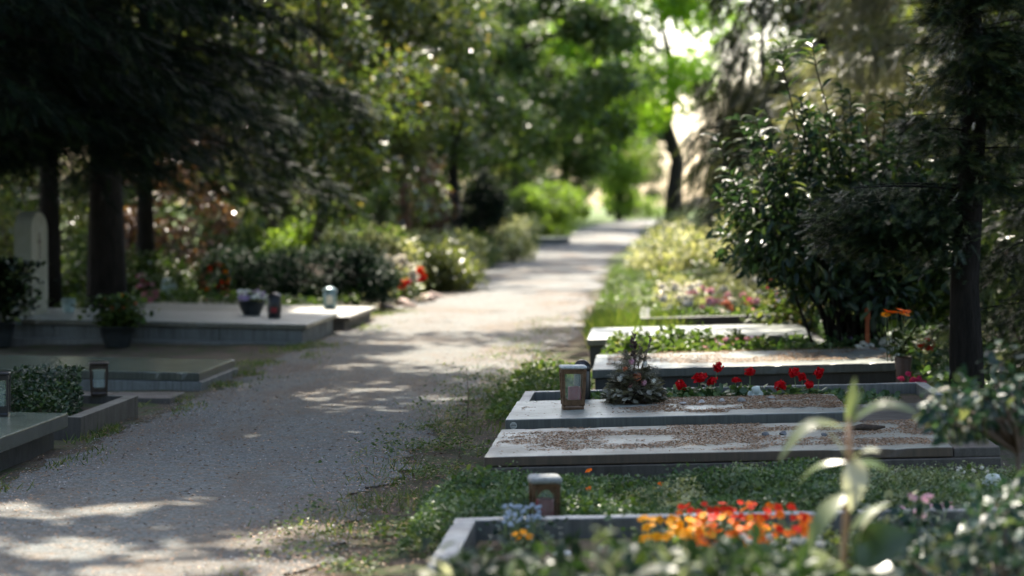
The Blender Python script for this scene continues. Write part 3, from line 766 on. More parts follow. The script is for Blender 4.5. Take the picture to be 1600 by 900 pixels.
for i, (lb, x, y, rx, ry, h, m, sd) in enumerate([
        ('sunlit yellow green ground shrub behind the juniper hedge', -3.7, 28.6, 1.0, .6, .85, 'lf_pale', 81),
        ('bright green low shrub above the juniper hedge', -4.3, 31.5, 1.2, .8, .95, 'lf_green', 82),
        ('green low shrub below the holly tree', -5.9, 30.5, 1.2, .8, .95, 'lf_mid', 83),
        ('olive shrub beside the white bouquet', -2.75, 30.5, .5, .8, .62, 'lf_olive', 84),
        ('pale cream shrub under the reddish trunk', -3.3, 36, .8, 1.0, .75, 'lf_pale', 85),
        ('green shrub under the olive tree', -4.7, 34.5, 1.1, .8, .85, 'lf_green', 86),
        ('pale shrub along the sunny path edge', -2.75, 44, .7, 1.6, .62, 'lf_pale', 87),
        ('green shrub by the small pale slab', -3.2, 40.5, .7, 1.0, .55, 'lf_mid', 88),
        ('pale green shrub before the clipped round shrub', -2.9, 52, .6, 1.8, .7, 'lf_pale', 89),
        ('reddish leaved shrub beside the dark columnar shrub', -4.0, 41.5, .5, .5, 2.2, 'lf_redleaf', 90),
        ('leafy hedge plant behind the arched headstone', -7.3, 27.2, 1.1, .5, 2.3, 'lf_olive', 91),
        ('brownish hedge plant between the conifer trunks', -5.75, 28.0, .9, .5, 2.1, 'lf_redleaf', 92),
        ('dark bush at the foot of the conifer trunks', -5.9, 25.0, .9, .5, .6, 'lf_mid', 93),
        ('dark undergrowth shrub behind the yew trunk', 2.7, 15.4, .8, .6, 1.5, 'lf_mid', 95), ('dark undergrowth shrub in the shade under the laurel', 1.75, 17.9, .75, .5, .95, 'lf_holly', 100), ('dark undergrowth shrub between the yews', 3.3, 17.2, .9, .6, 1.8, 'lf_mid', 96), ('dark undergrowth shrub beyond the laurel', 2.7, 19.6, .9, .6, 1.6, 'lf_holly', 97),
        ('olive hedge plant at the left edge behind the black bush', -8.9, 28.4, 1.1, .5, 2.3, 'lf_olive', 98), ('green hedge plant behind the pink pot', -6.5, 29.4, 1.1, .5, 2.0, 'lf_mid', 99),
        ('low green shrub at the far end of the path', -.1, 88, 1.6, 1.2, .9, 'lf_green', 94)]):
    shrub('low_shrub', lb, x, y, rx, ry, h, 34, .24, 5000 if h < 2 else 4200, .075, .04, M[m], sd)

und = None
for i, (x, y, s_, lb) in enumerate([(-5.6, 52, 1.0, 'dark undergrowth bush behind the reddish trunk'), (-8.2, 50, 1.2, 'dark undergrowth bush deep behind the holly'), (-11, 47, 1.2, 'dark undergrowth bush deep in the wood at the left'), (-4.3, 60, .9, 'dark undergrowth bush beside the clipped round shrub'), (-7.4, 62, 1.2, 'dark undergrowth bush far behind the olive tree'), (-13.5, 58, 1.3, 'dark undergrowth bush at the far left of the wood'), (-9.4, 36, 1.0, 'dark undergrowth bush behind the hedge plants'), (-3.6, 82, 1.1, 'dark undergrowth bush at the far bend')]):
    if und is None: und = shrub('undergrowth_bush', lb, x, y, 1.5, .8, 1.5, 40, .34, 7000, .11, .06, M['lf_mid'], 120, group='undergrowth bushes of the wood')
    else: copy_tree(und, (x, y, gz(y)), i * 1.1, s_, lb)

# the laurel: stems, the 300 largest-looking leaves singly, the rest as one mass
def laurel():
    r = np.random.default_rng(101); rr = random.Random(101)
    base = (1.36, 15.4, 0)
    root = thing('laurel_bush', 'large laurel bush with long glossy leaves beside the yew', 'shrub', base)
    mb = MB(); P, D, N = [], [], []
    ends = []
    for i in range(60):
        a = rr.uniform(0, 2 * math.pi); q = rr.uniform(.25, 1)
        ex, ey = q * 1.02 * math.cos(a) - .06, q * .8 * math.sin(a)
        ez = rr.uniform(.75, 2.2) * (1 - .28 * q * q)
        if ex < -.45: ez = rr.uniform(.85, 1.75)
        ends.append((ex, ey, ez))
    for e in ends:
        e = Vector(e)
        b0 = Vector((rr.uniform(-.12, .3), rr.uniform(-.1, .1), -.05))
        mid = b0.lerp(e, .55) + Vector((0, 0, .2))
        tip = e + (e - mid).normalized() * .12 + Vector((0, 0, .08))
        pts = [b0, b0.lerp(mid, .5), mid, e, tip]
        mb.tube(pts, [.011, .010, .008, .005, .003], 5)
        for sgm in range(3):
            a, b = pts[sgm + 1], pts[sgm + 2]
            dr = (b - a).normalized()
            m = (6, 16, 15)[sgm]
            for j in range(m):
                t = (j + rr.random()) / m
                p = a.lerp(b, t)
                ang = j * 2.4 + rr.uniform(-.5, .5)
                s = dr.orthogonal().normalized(); s2 = dr.cross(s)
                d = s * math.cos(ang) + s2 * math.sin(ang) + dr * rr.uniform(.3, .9) + Vector((0, 0, -.15))
                P.append(tuple(p)); D.append(tuple(d)); nn = Vector((0, 0, 1)) + Vector((rr.gauss(0, .3), rr.gauss(0, .3), 0)); N.append(tuple(nn))
    ob('stems', mb.mesh('stems', True), M['bark_dark'], root)
    P = np.array(P); D = unit(np.array(D)); N = np.array(N)
    # extra shaded inner leaves
    order = np.argsort(P[:, 1] - .25 * P[:, 2])
    near, rest = order[:300], order[300:]
    protos_ = []
    for v in (0.1, .45, .62, .8, .97):
        me = leaf_mesh('leaf', T_LAUREL, np.zeros((1, 3)), np.array([[1., 0, 0]]), np.array([[0., 0, 1]]), 1.0, .36, np.array([v]))
        me.materials.append(M['lf_laurel']); protos_.append(me)
    for i in near:
        d = Vector(D[i]); n = Vector(N[i]); s = n.cross(d).normalized(); n = d.cross(s)
        L = rr.uniform(.075, .135)
        o = bpy.data.objects.new('leaf', rr.choice(protos_)); C.objects.link(o); o.parent = root
        o.matrix_local = Matrix(((d.x * L, s.x * L, n.x * L, P[i][0]), (d.y * L, s.y * L, n.y * L, P[i][1]), (d.z * L, s.z * L, n.z * L, P[i][2]), (0, 0, 0, 1)))
    q = r.uniform(.085, .135, len(rest))
    PP, DD, NN = P[rest], D[rest], N[rest]
    n = 6500
    c = np.array(ends)
    P2, D2, N2 = clumps_leaves(c * np.array([.8, .8, .78]), np.full(len(c), .32), n, r)
    PP = np.concatenate([PP, P2]); DD = np.concatenate([DD, D2]); NN = np.concatenate([NN, N2])
    kp = PP[:, 2] > .40 + .45 * np.clip(.1 - PP[:, 0], 0, 1)
    PP, DD, NN = PP[kp], DD[kp], NN[kp]
    q = r.uniform(.07, .12, len(PP))
    ob('foliage', leaf_mesh('foliage', T_LAUREL, PP, DD, NN, q, q * .36, r.uniform(0, .9, len(PP))), M['lf_laurel'], root)['kind'] = 'stuff'
laurel()

# ------------------------------------------------------------------ graves
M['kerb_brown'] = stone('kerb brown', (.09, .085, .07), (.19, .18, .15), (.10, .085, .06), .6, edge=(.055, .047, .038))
TR, TL = .028, .016      # slabs lean towards the path
def top_r(x, top): return top + TR * (x + .6)
def top_l(x, top): return top + TL * (-2.78 - x)

def grave_r(name, label, x0, y0, rot=0):
    return thing(name, label, 'grave', (x0, y0, 0), (0, -TR, rot))

# planted grave in front: a kerb frame full of flowers
g = grave_r('kerb_grave', 'nearest grave, a grey stone kerb frame planted with pansies', -.6, 6.05)
for nm, a in (('kerb', (0, 2.3, 1.25, 1.325)), ('kerb', (0, .075, 0, 1.247)), ('kerb', (2.225, 2.3, 0, 1.247))):
    ob(nm, bevel_box(nm, a[0], a[1], a[2], a[3], -.12, .15, .005), M['kerb'], g)
ob('soil', bevel_box('soil', .077, 2.223, .0, 1.248, -.1, .085, .004), M['ground'], g)

# second grave: long buff cover slab on a plinth
g = grave_r('slab_grave', 'long buff stone slab strewn with brown litter, nearest full slab', -.615, 8.98)
ob('cover_slab', bevel_box('cover_slab', 0, 1.845, 0, 1.12, .13, .17, .004), M['slab_buff'], g)
ob('cover_slab', bevel_box('cover_slab', 1.850, 2.03, .006, 1.1, .127, .165, .004), M['plinth'], g)
ob('plinth', bevel_box('plinth', .01, 2.03, -.012, 1.1, -.1, .126, .004), M['plinth'], g)

# third grave: cover slab with lantern, kerb frame with geraniums behind
g = grave_r('slab_grave', 'grey slab carrying the bronze lantern and dried flower arrangement', -.605, 10.24)
ob('cover_slab', bevel_box('cover_slab', 0, 1.56, 0, .97, .15, .2, .005), M['slab_grey'], g)
ob('plinth', bevel_box('plinth', .02, 2.0, .02, .95, -.1, .148, .004), M['plinth_dark'], g)
for a in ((.0, .055, .975, 1.70), (.0, 2.1, 1.702, 1.757), (2.045, 2.1, .975, 1.70)):
    ob('kerb', bevel_box('kerb', a[0], a[1], a[2], a[3], -.1, .185, .004), M['kerb'], g)
ob('soil', bevel_box('soil', .057, 2.043, .973, 1.70, -.1, .13, .004), M['ground'], g)
# small round maker's plate on the front face: pale disc, bar and two halves
mb = MB(); mb.lathe([(.016, 0), (.016, .003)], n=24)
e = ob('emblem', mb.mesh('emblem'), M['cap_pale'], g); e.location = (.038, -.0035, .172); e.rotation_euler = (R(90), 0, 0)
for (z, hh, ww) in ((0, .0022, .013), (.007, .0016, .009), (-.007, .0016, .009)):
    q = ob('emblem_bar', bevel_box('emblem_bar', -ww, ww, -.0045, -.0030, z - hh / 2, z + hh / 2, .0002, 1), M['plinth_dark'], e)
    q.rotation_euler = (R(-90), 0, 0); q.location = (0, 0, 0)

# fourth and fifth graves
g = grave_r('slab_grave', 'slab with dark front face behind the red geraniums', -.28, 13.4)
ob('cover_slab', bevel_box('cover_slab', 0, 1.85, 0, 1.3, .145, .2, .006), M['slab_grey'], g)
ob('plinth', bevel_box('plinth', .015, 1.83, .02, 1.28, -.1, .143, .004), M['plinth_dark'], g)
g = grave_r('slab_grave', 'pale smooth slab in front of the bright grass tuft', -.38, 16.4)
ob('cover_slab', bevel_box('cover_slab', 0, 1.62, 0, 1.5, .15, .2, .006), M['slab_pale'], g)
ob('plinth', bevel_box('plinth', .015, 1.6, .02, 1.48, -.1, .148, .004), M['plinth_dark'], g)
g = grave_r('kerb_grave', 'dark stone planter kerb holding the clipped box hedge', 1.27, 16.5)
ob('kerb', bevel_box('kerb', 0, 1.1, 0, .08, -.1, .18, .005), M['plinth_dark'], g)
ob('kerb', bevel_box('kerb', 0, .08, .082, 1.3, -.1, .18, .005), M['plinth_dark'], g)
ob('soil', bevel_box('soil', .082, 1.1, .082, 1.3, -.1, .13, .005), M['ground'], g)
g = grave_r('kerb_grave', 'dark low kerb in front of the pink and white flower bed', .0, 18.7)
ob('kerb', bevel_box('kerb', 0, 1.7, 0, .09, -.1, .24, .005), M['plinth_dark'], g)
ob('kerb', bevel_box('kerb', 0, .09, .092, 2.0, -.1, .24, .005), M['plinth_dark'], g)

# left side
def grave_l(name, label, y0): return thing(name, label, 'grave', (-2.78, y0, 0), (0, TL, 0))
g = grave_l('slab_grave', 'grey slab cut off by the left edge, nearest on that side', 9.0)
ob('cover_slab', bevel_box('cover_slab', -2.0, .03, 0, 1.78, .10, .17, .006), M['slab_green'], g)
ob('plinth', bevel_box('plinth', -2.0, -.03, .03, 1.75, -.1, .098, .004), M['plinth_dark'], g)
g = grave_l('kerb_grave', 'stone kerb planter full of small leaved box on the left', 11.15)
for a in ((-2.0, 0, 0, .07), (-2.0, 0, 1.23, 1.30), (-.07, 0, .072, 1.228)):
    ob('kerb', bevel_box('kerb', a[0], a[1], a[2], a[3], -.1, .115, .004), M['kerb_brown'], g)
ob('soil', bevel_box('soil', -2.0, -.072, .072, 1.228, -.1, .07, .004), M['ground'], g)
g = grave_l('slab_grave', 'low polished greenish slab behind the box planter', 14.2)
ob('cover_slab', bevel_box('cover_slab', -2.3, 0, 0, 1.25, .055, .11, .005), M['slab_green'], g)
ob('plinth', bevel_box('plinth', -2.3, .02, -.02, 1.27, -.1, .053, .004), M['plinth_grey'], g)
g = thing('stepping_stone', 'flat brown stepping slab in front of the polished slab', 'paving slab', (-3.6, 13.25, 0))
for k in range(2):
    ob('slab', bevel_box('slab', k * .42, k * .42 + .41, 0, .45, -.05, .03, .006), M['plinth'], g)
g = grave_l('slab_grave', 'long pale stone slab with headstone, lantern and flower bowl', 18.8)
ob('cover_slab', bevel_box('cover_slab', -2.9, 0, 0, 1.95, .135, .175, .006), M['slab_pale'], g)
for k in range(4):
    ob('plinth', bevel_box('plinth', -2.85 + k * .705, -2.85 + k * .705 + .70, .03, 1.9, -.1, .133, .004), M['plinth_grey'], g)
ob('footing', bevel_box('footing', -2.9, .0, -.05, 0.02, -.1, .02, .004), M['kerb'], g)
g = grave_l('slab_grave', 'lower slab under the silver lantern', 20.85)
ob('cover_slab', bevel_box('cover_slab', -2.2, .10, 0, 2.1, .10, .14, .006), M['slab_buff'], g)
ob('plinth', bevel_box('plinth', -2.2, .05, .03, 2.06, -.1, .098, .004), M['plinth'], g)
for (lb, x, y, wd, d, mt) in (('small pale slab at the sunny path edge', -3.55, 36.6, 1.0, .9, 'slab_pale'), ('pale low slab before the clipped round shrub', -3.2, 54.2, 1.5, 1.2, 'slab_pale'),
                              ('narrow pale slab beyond the white bouquet', -3.7, 33.2, 1.05, .5, 'slab_pale')):
    g = thing('slab_grave', lb, 'grave', (x, y, gz(y)))
    ob('cover_slab', bevel_box('cover_slab', 0, wd, 0, d, .1, .16, .006), M[mt], g)
    ob('plinth', bevel_box('plinth', .02, wd - .02, .02, d - .02, -.1, .098, .004), M['plinth_grey'], g)

g = thing('slab_grave', 'shaded low slab under the pink pot and angel figure', 'grave', (-5.7, 23.55, 0))
ob('cover_slab', bevel_box('cover_slab', 0, 1.5, 0, 1.3, .06, .12, .006), M['slab_buff'], g)
ob('plinth', bevel_box('plinth', .02, 1.48, .02, 1.28, -.1, .058, .004), M['plinth'], g)

# headstone with arched top and cross
def headstone():
    root = thing('headstone', 'arched sandstone headstone with incised cross on the long slab', 'headstone', (-5.22, 19.25, .21))
    wd, hh, th = .56, .90, .15
    prof = [(0, 0), (wd, 0), (wd, hh - .16)] + [(wd / 2 + wd / 2 * math.cos(a), hh - .16 + .16 * math.sin(a)) for a in [i * math.pi / 12 for i in range(1, 12)]] + [(0, hh - .16)]
    V = [(0, y, z) for y, z in prof] + [(-th, y, z) for y, z in prof]
    n = len(prof)
    F = [tuple(range(n)), tuple(range(2 * n - 1, n - 1, -1))] + [(i, i + n, (i + 1) % n + n, (i + 1) % n) for i in range(n)]
    m = MB(); m.add(V, F)
    bm = bmesh.new(); me = m.mesh('stone'); bm.from_mesh(me); bmesh.ops.recalc_face_normals(bm, faces=list(bm.faces))
    bmesh.ops.bevel(bm, geom=list(bm.edges), offset=.006, segments=2, affect='EDGES'); bm.to_mesh(me); bm.free()
    ob('stone', me, M['headstone'], root)
    m = MB(); m.box(-.002, .003, wd / 2 - .014, wd / 2 + .014, .48, .72); m.box(-.002, .0034, wd / 2 - .06, wd / 2 + .06, .63, .655)
    ob('cross', m.mesh('cross'), M['bronze_dark'], root)
    ob('base', bevel_box('base', -.22, .05, -.05, wd + .05, -.04, .0, .004), M['plinth_grey'], root)
headstone()

# ------------------------------------------------------------------ lanterns
def square_lantern(label, loc, w, h, frame, cap, taper=.88, rz=0, cap_style='flat', arch=False, candle=None, foot=True):
    """bronze grave lantern: foot, four posts, rails, four panes, cap"""
    root = thing('grave_lantern', label, 'lantern', loc, (0, 0, rz))
    a0, a1 = w * taper / 2, w / 2
    zb, zt = .10 * h, .92 * h
    m = MB(); m.lathe([(a0 * .98, 0), (a0 * 1.0, .012), (a0 * .92, .02), (a0 * .96, zb)], n=32, sq=9)
    ob('foot', m.mesh('foot'), frame, root)
    def half(z): return a0 + (a1 - a0) * z / h
    pw = w * .13
    for sx in (-1, 1):
        for sy in (-1, 1):
            m = MB()
            V = []
            for z in (zb - .001, zt + .001):
                c = half(z)
                for dx, dy in ((0, 0), (1, 0), (1, 1), (0, 1)):
                    V.append((sx * (c - dx * pw), sy * (c - dy * pw), z))
            F = [(0, 1, 2, 3), (7, 6, 5, 4), (0, 4, 5, 1), (1, 5, 6, 2), (2, 6, 7, 3), (3, 7, 4, 0)]
            m.add(V, F)
            me = m.mesh('post'); bm = bmesh.new(); bm.from_mesh(me); bmesh.ops.recalc_face_normals(bm, faces=list(bm.faces)); bmesh.ops.bevel(bm, geom=list(bm.edges), offset=.002, segments=1, affect='EDGES'); bm.to_mesh(me); bm.free()
            ob('post', me, frame, root)
    # side frames: bottom and top rails, and panes
    for k in range(4):
        rz_ = k * math.pi / 2
        for (z0, z1) in ((zb - .004, zb + .13 * h), (zt - .09 * h, zt + .006)):
            c0, c1 = half(z0) - .004, half(z1) - .004
            m = MB()
            m.add([(-c0 + pw * .5, -c0, z0), (c0 - pw * .5, -c0, z0), (c0 - pw * .5, -c0 + .009, z0), (-c0 + pw * .5, -c0 + .009, z0),
                   (-c1 + pw * .5, -c1, z1), (c1 - pw * .5, -c1, z1), (c1 - pw * .5, -c1 + .009, z1), (-c1 + pw * .5, -c1 + .009, z1)],
                  [(0, 3, 2, 1), (4, 5, 6, 7), (0, 1, 5, 4), (1, 2, 6, 5), (2, 3, 7, 6), (3, 0, 4, 7)])
            ob('rail', m.mesh('rail'), frame, root).rotation_euler = (0, 0, rz_)
        if arch:
            c = half(zt) - .0045
            iw = c - pw
            zz = zt - .09 * h
            for s in (-1, 1):
                pts = [(s * iw, -c, zz), (s * iw, -c, zz - .22 * h)] + [(s * iw * math.cos(t), -c, zz - .22 * h + (.22 * h) * math.sin(t)) for t in (.4, .8, 1.2, 1.5708)]
                k0 = len(pts)
                V = pts + [(p[0], p[1] + .008, p[2]) for p in pts]
                F = [tuple(range(k0)), tuple(range(2 * k0 - 1, k0 - 1, -1))] + [(i, i + k0, (i + 1) % k0 + k0, (i + 1) % k0) for i in range(k0)]
                m = MB(); m.add(V, F); ob('arch_corner', m.mesh('arch_corner'), frame, root).rotation_euler = (0, 0, rz_)
        z0, z1 = zb + .11 * h, zt - .07 * h
        c0, c1 = half(z0) - .010, half(z1) - .010
        m = MB(); m.add([(-c0 + pw * .8, -c0, z0), (c0 - pw * .8, -c0, z0), (c1 - pw * .8, -c1, z1), (-c1 + pw * .8, -c1, z1),
                         (-c0 + pw * .8, -c0 + .003, z0), (c0 - pw * .8, -c0 + .003, z0), (c1 - pw * .8, -c1 + .003, z1), (-c1 + pw * .8, -c1 + .003, z1)],
                        [(0, 1, 2, 3), (7, 6, 5, 4), (0, 4, 5, 1), (1, 5, 6, 2), (2, 6, 7, 3), (3, 7, 4, 0)])
        p = ob('glass_pane', m.mesh('glass_pane'), M['glass'], root); p.rotation_euler = (0, 0, rz_)
    m = MB()
    if cap_style == 'flat': prof = [(a1 * .98, zt + .003), (a1 * 1.05, zt + .007), (a1 * 1.05, zt + .014), (a1 * .95, zt + .018), (a1 * .6, h * 1.005), (a1 * .3, h * 1.01)]
    else: prof = [(a1 * .98, zt + .003), (a1 * 1.12, zt + .006), (a1 * 1.12, zt + .020), (a1 * 1.0, zt + .028), (a1 * .55, h * 1.04), (a1 * .2, h * 1.055)]
    m.lathe(prof, n=32, sq=7)
    ob('cap', m.mesh('cap', True), cap, root)
    if candle:
        m = MB(); cr, ch = candle[1], candle[2]
        m.lathe([(cr, 0), (cr * 1.02, .01), (cr, ch), (cr * .8, ch + .003), (cr * .75, ch - .004)], n=18)
        c = ob('candle', m.mesh('candle', True), candle[0]); c.location = (loc[0] + candle[3], loc[1], loc[2] + zb + .002)
        tag(c, candle[4], 'candle')
    return root

zs = top_r(-.318, .2)
square_lantern('bronze lantern with pale cap standing on the grey slab', (-.318, 10.70, zs), .122, .205, M['bronze'], M['cap_pale'], .84, R(7), candle=(M['red_wax'], .030, .082, .008, 'dark red candle inside the bronze lantern on the grey slab'))
square_lantern('lichen capped bronze lantern with arched panes in the ground cover', (-.325, 7.72, .06), .098, .175, M['bronze'], M['cap_moss'], .94, R(10), 'peak', True, candle=(M['red_wax'], .032, .088, 0, 'red candle inside the lichen capped lantern'))
square_lantern('bronze lantern on the corner of the box planter kerb', (-2.99, 12.41, .118), .105, .18, M['bronze_dark'], M['bronze_dark'], .88, R(14))
square_lantern('dark lantern cut off by the left edge on the nearest slab there', (-3.005, 10.55, .172), .075, .21, M['black_plastic'], M['black_plastic'], .9, R(5))

def round_lantern(label, loc, r, h, body, win, wtop=.62):
    root = thing('grave_lantern', label, 'lantern', loc)
    m = MB(); m.lathe([(r * .8, 0), (r * .95, .01), (r * .9, .04), (r, .055), (r * 1.02, h * .45), (r, h * .78), (r * .95, h * .8)], n=24)
    ob('body', m.mesh('body', True), body, root)
    m = MB(); m.lathe([(r * 1.03, h * .8), (r * 1.08, h * .82), (r * 1.0, h * .89), (r * .7, h * .96), (r * .25, h)], n=24)
    ob('lid', m.mesh('lid', True), body, root)
    # window in the side towards the path
    m = MB(); V = []; F = []
    for j in range(9):
        t = R(-84) + R(-26 + 52 * j / 8)
        for z in (h * .22, h * wtop):
            V.append(((r * 1.035) * math.cos(t), (r * 1.035) * math.sin(t), z))
    F = [(2 * j, 2 * j + 2, 2 * j + 3, 2 * j + 1) for j in range(8)]
    k = len(V); V += [(x * .93, y * .93, z) for x, y, z in V]
    F += [(2 * j + 1 + k, 2 * j + 3 + k, 2 * j + 2 + k, 2 * j + k) for j in range(8)]
    m.add(V, F); ob('window', m.mesh('window', True), win, root)
    return root
round_lantern('black round lantern with a red window beside the flower bowl', (-3.2, 19.75, top_l(-3.2, .175)), .062, .22, M['black_plastic'], M['red_wax'], .42)
round_lantern('blue grey metal lantern with domed lid near the juniper hedge', (-3.06, 22.3, .145), .066, .215, M['silver'], M['white_wax'])
round_lantern('black lidded grave light behind the bronze lantern', (-.29, 11.32, .13), .042, .27, M['black_plastic'], M['black_plastic'])

# ------------------------------------------------------------------ ground covers on and between the graves
def cover(name, label, x0, x1, y0, y1, zf, h, n, L, W, mat, seed, T=T_DIAMOND, mask=None, edge=.12, cat='ground cover', ns=.22, up=.7):
    r = np.random.default_rng(seed)
    X = r.uniform(x0, x1, n); Y = r.uniform(y0, y1, n)
    e = np.minimum(np.minimum(X - x0, x1 - X), np.minimum(Y - y0, y1 - Y)) + .10 * (vnoise(X / .09, Y / .09, seed + 1) - .5)
    H = h * (.35 + .9 * vnoise(X / ns, Y / ns, seed)) * np.clip(e / edge, 0, 1) ** .5
    ok = e > .0
    if mask is not None: ok &= mask(X, Y)
    X, Y, H = X[ok], Y[ok], H[ok]; n = len(X)
    Z = zf(X, Y) + H * r.uniform(0, 1, n) ** .38
    P = np.stack([X, Y, Z], 1)
    D = r.normal(0, .7, (n, 3)); D[:, 2] = np.abs(D[:, 2]) * .5 + .1
    N = r.normal(0, .5, (n, 3)); N[:, 2] += up
    q = r.uniform(.6, 1.3, n)
    # tone drifts from sprig to sprig
    rn = np.clip(.55 * r.uniform(0, 1, n) + .45 * vnoise(X / .07, Y / .07, seed + 3), 0, 1)
    o = ob(name, leaf_mesh(name, T, P, D, N, L * q, W * q, rn), mat)
    tag(o, label, cat, kind='stuff'); return o

flat = lambda z: (lambda X, Y: z + 0 * X)
zr = lambda z: (lambda X, Y: top_r(X, z))
blob = lambda cx, cy, rx, ry, sd: (lambda X, Y: ((X - cx) / rx) ** 2 + ((Y - cy) / ry) ** 2 + .9 * (vnoise(X / .12, Y / .12, sd) - .5) < 1)
notb = lambda f: (lambda X, Y: ~f(X, Y))
pale = blob(.05, 8.12, .20, .34, 5)
lant = lambda X, Y: ((np.abs(X + .325) > .062) | (Y > 7.8) | (Y < 7.55))
cover('ground_cover', 'dark small leaved creeping cover between the nearest two graves', -.82, .95, 7.42, 8.95, flat(.0), .17, 60000, .017, .010, M['lf_cover'], 201, mask=lambda X, Y: notb(pale)(X, Y) & lant(X, Y), ns=.3)
cover('ground_cover', 'pale cream leaved creeping cover beside the lichen capped lantern', -.25, .36, 7.6, 8.6, flat(.0), .15, 20000, .014, .009, M['lf_cover_pale'], 202, mask=lambda X, Y: pale(X, Y) & lant(X, Y))
cover('ground_cover', 'greyish green creeping cover behind the orange pansies', .25, 2.3, 7.42, 8.96, flat(.0), .18, 50000, .014, .008, M['lf_cover_grey'], 203, ns=.3)
cover('ground_cover', 'dark cover along the far half of the strip before the buff slab', .9, 2.3, 7.5, 8.96, flat(.0), .19, 26000, .014, .008, M['lf_cover'], 204)
cover('leafy_sprigs', 'larger bright leaves standing out of the creeping cover', -.8, 2.2, 7.5, 8.75, flat(.03), .13, 5200, .026, .019, M['lf_weed'], 230, T=T_ROUND, mask=lambda X, Y: (vnoise(X / .2, Y / .25, 77) > .56) & lant(X, Y), ns=.2)
cover('leafy_sprigs', 'dark upright sprigs mounding out of the creeping cover', -.8, 2.2, 7.6, 8.8, flat(.04), .15, 9000, .020, .010, M['lf_cover'], 231, mask=lambda X, Y: (vnoise(X / .17, Y / .22, 78) > .58) & lant(X, Y), ns=.17)
# dense dark planting inside the nearest kerb
cover('bed_foliage', 'dark green leafy planting filling the nearest kerb frame', -.57, 1.6, 5.55, 6.3, flat(.06), .12, 10000, .034, .021, M['lf_bed'], 205, T=T_ROUND, ns=.25, edge=.06)
cover('bed_foliage', 'grey green leafy planting around the pansies', -.02, 1.25, 6.3, 7.22, flat(.07), .09, 6500, .028, .018, M['lf_cover_grey'], 206, T=T_ROUND)
cover('bed_foliage', 'blurred leafy growth at the lower edge left of the kerb', -.95, -.45, 5.3, 6.1, flat(.0), .16, 3200, .035, .024, M['lf_weed'], 207, T=T_ROUND)
# box in the left planter
cover('box_planting', 'small leaved box plants filling the left kerb planter', -4.7, -2.86, 11.2, 12.33, flat(.06), .21, 17000, .026, .016, M['lf_bed'], 208, T=T_ROUND, mask=lambda X, Y: X < -.249 * Y)
# growth between the slabs on the right
cover('ground_cover', 'fresh green leafy strip in front of the pale slab', -.25, .95, 15.0, 16.35, flat(.0), .26, 6500, .045, .034, M['lf_weed'], 209, T=T_ROUND)
cover('ground_cover', 'green leafy strip beyond the slab with dark front face', .95, 1.75, 14.8, 16.3, flat(.0), .25, 4500, .045, .034, M['lf_cover'], 210, T=T_ROUND)
cover('wild_growth', 'wild green herbs at the path corner behind the black grave light', -.85, -.30, 12.1, 15.6, flat(.0), .13, 3800, .032, .020, M['lf_weed'], 211, T=T_ROUND, edge=.2)
cover('geranium_leaves', 'low leaves at the foot of the red geraniums', -.4, 1.35, 11.3, 11.9, flat(.13), .075, 3800, .036, .03, M['lf_cover'], 212, T=T_ROUND, edge=.05)
r_ = np.random.default_rng(5)
n = 5200
X = r_.uniform(-.42, .35, n); Y = r_.uniform(18.1, 20.6, n)
grass('grass_tuft', 'bright green tall grass behind the pale slab', np.stack([X, Y, 0 * X], 1), r_.uniform(.12, .34, n), M['lf_grass'], .28, .008)
cover('flower_bed_leaves', 'green foliage of the pink and white flower bed', .1, 2.3, 18.85, 24.5, flat(.0), .24, 13000, .06, .036, M['lf_weed'], 213, T=T_ROUND, ns=.5)
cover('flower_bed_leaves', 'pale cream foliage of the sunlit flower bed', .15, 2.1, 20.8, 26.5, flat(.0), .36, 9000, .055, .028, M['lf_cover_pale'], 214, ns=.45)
cover('far_verge', 'green verge plants along the path before the pale shrubs', -.5, .3, 21, 42, lambda X, Y: rise(Y), .10, 8000, .05, .025, M['lf_weed'], 215, ns=.8)
cover('far_verge', 'sunlit green verge plants along the far left of the path', -3.4, -2.72, 31.0, 58, lambda X, Y: rise(Y), .2, 9000, .07, .035, M['lf_weed'], 216, ns=.8)
cover('ivy_floor', 'dark ivy under the conifers behind the long slab', -8.5, -3.3, 23.2, 31, flat(.0), .22, 16000, .06, .045, M['lf_mid'], 217, T=T_ROUND, ns=.8)
cover('sunlit_floor', 'sunlit low greenery behind the juniper hedge', -7.5, -2.9, 28.5, 46, lambda X, Y: rise(Y), .38, 26000, .075, .04, M['lf_green'], 218, ns=1.1)
cover('ivy_floor', 'dark ivy under the laurel and yew', .95, 4.0, 11.0, 17.2, flat(.0), .24, 12000, .055, .04, M['lf_cover'], 219, T=T_ROUND, ns=.5, mask=lambda X, Y: (X > 1.62) | (Y < 0))

# clipped box hedge behind the pale slab
cover('box_hedge_leaves', 'dense leaves of the clipped box hedge right of the pale slab', 1.33, 2.35, 16.6, 17.75, flat(.13), .30, 16000, .024, .016, M['lf_cover'], 220, T=T_DIAMOND, edge=.03, ns=2.0, cat='hedge')

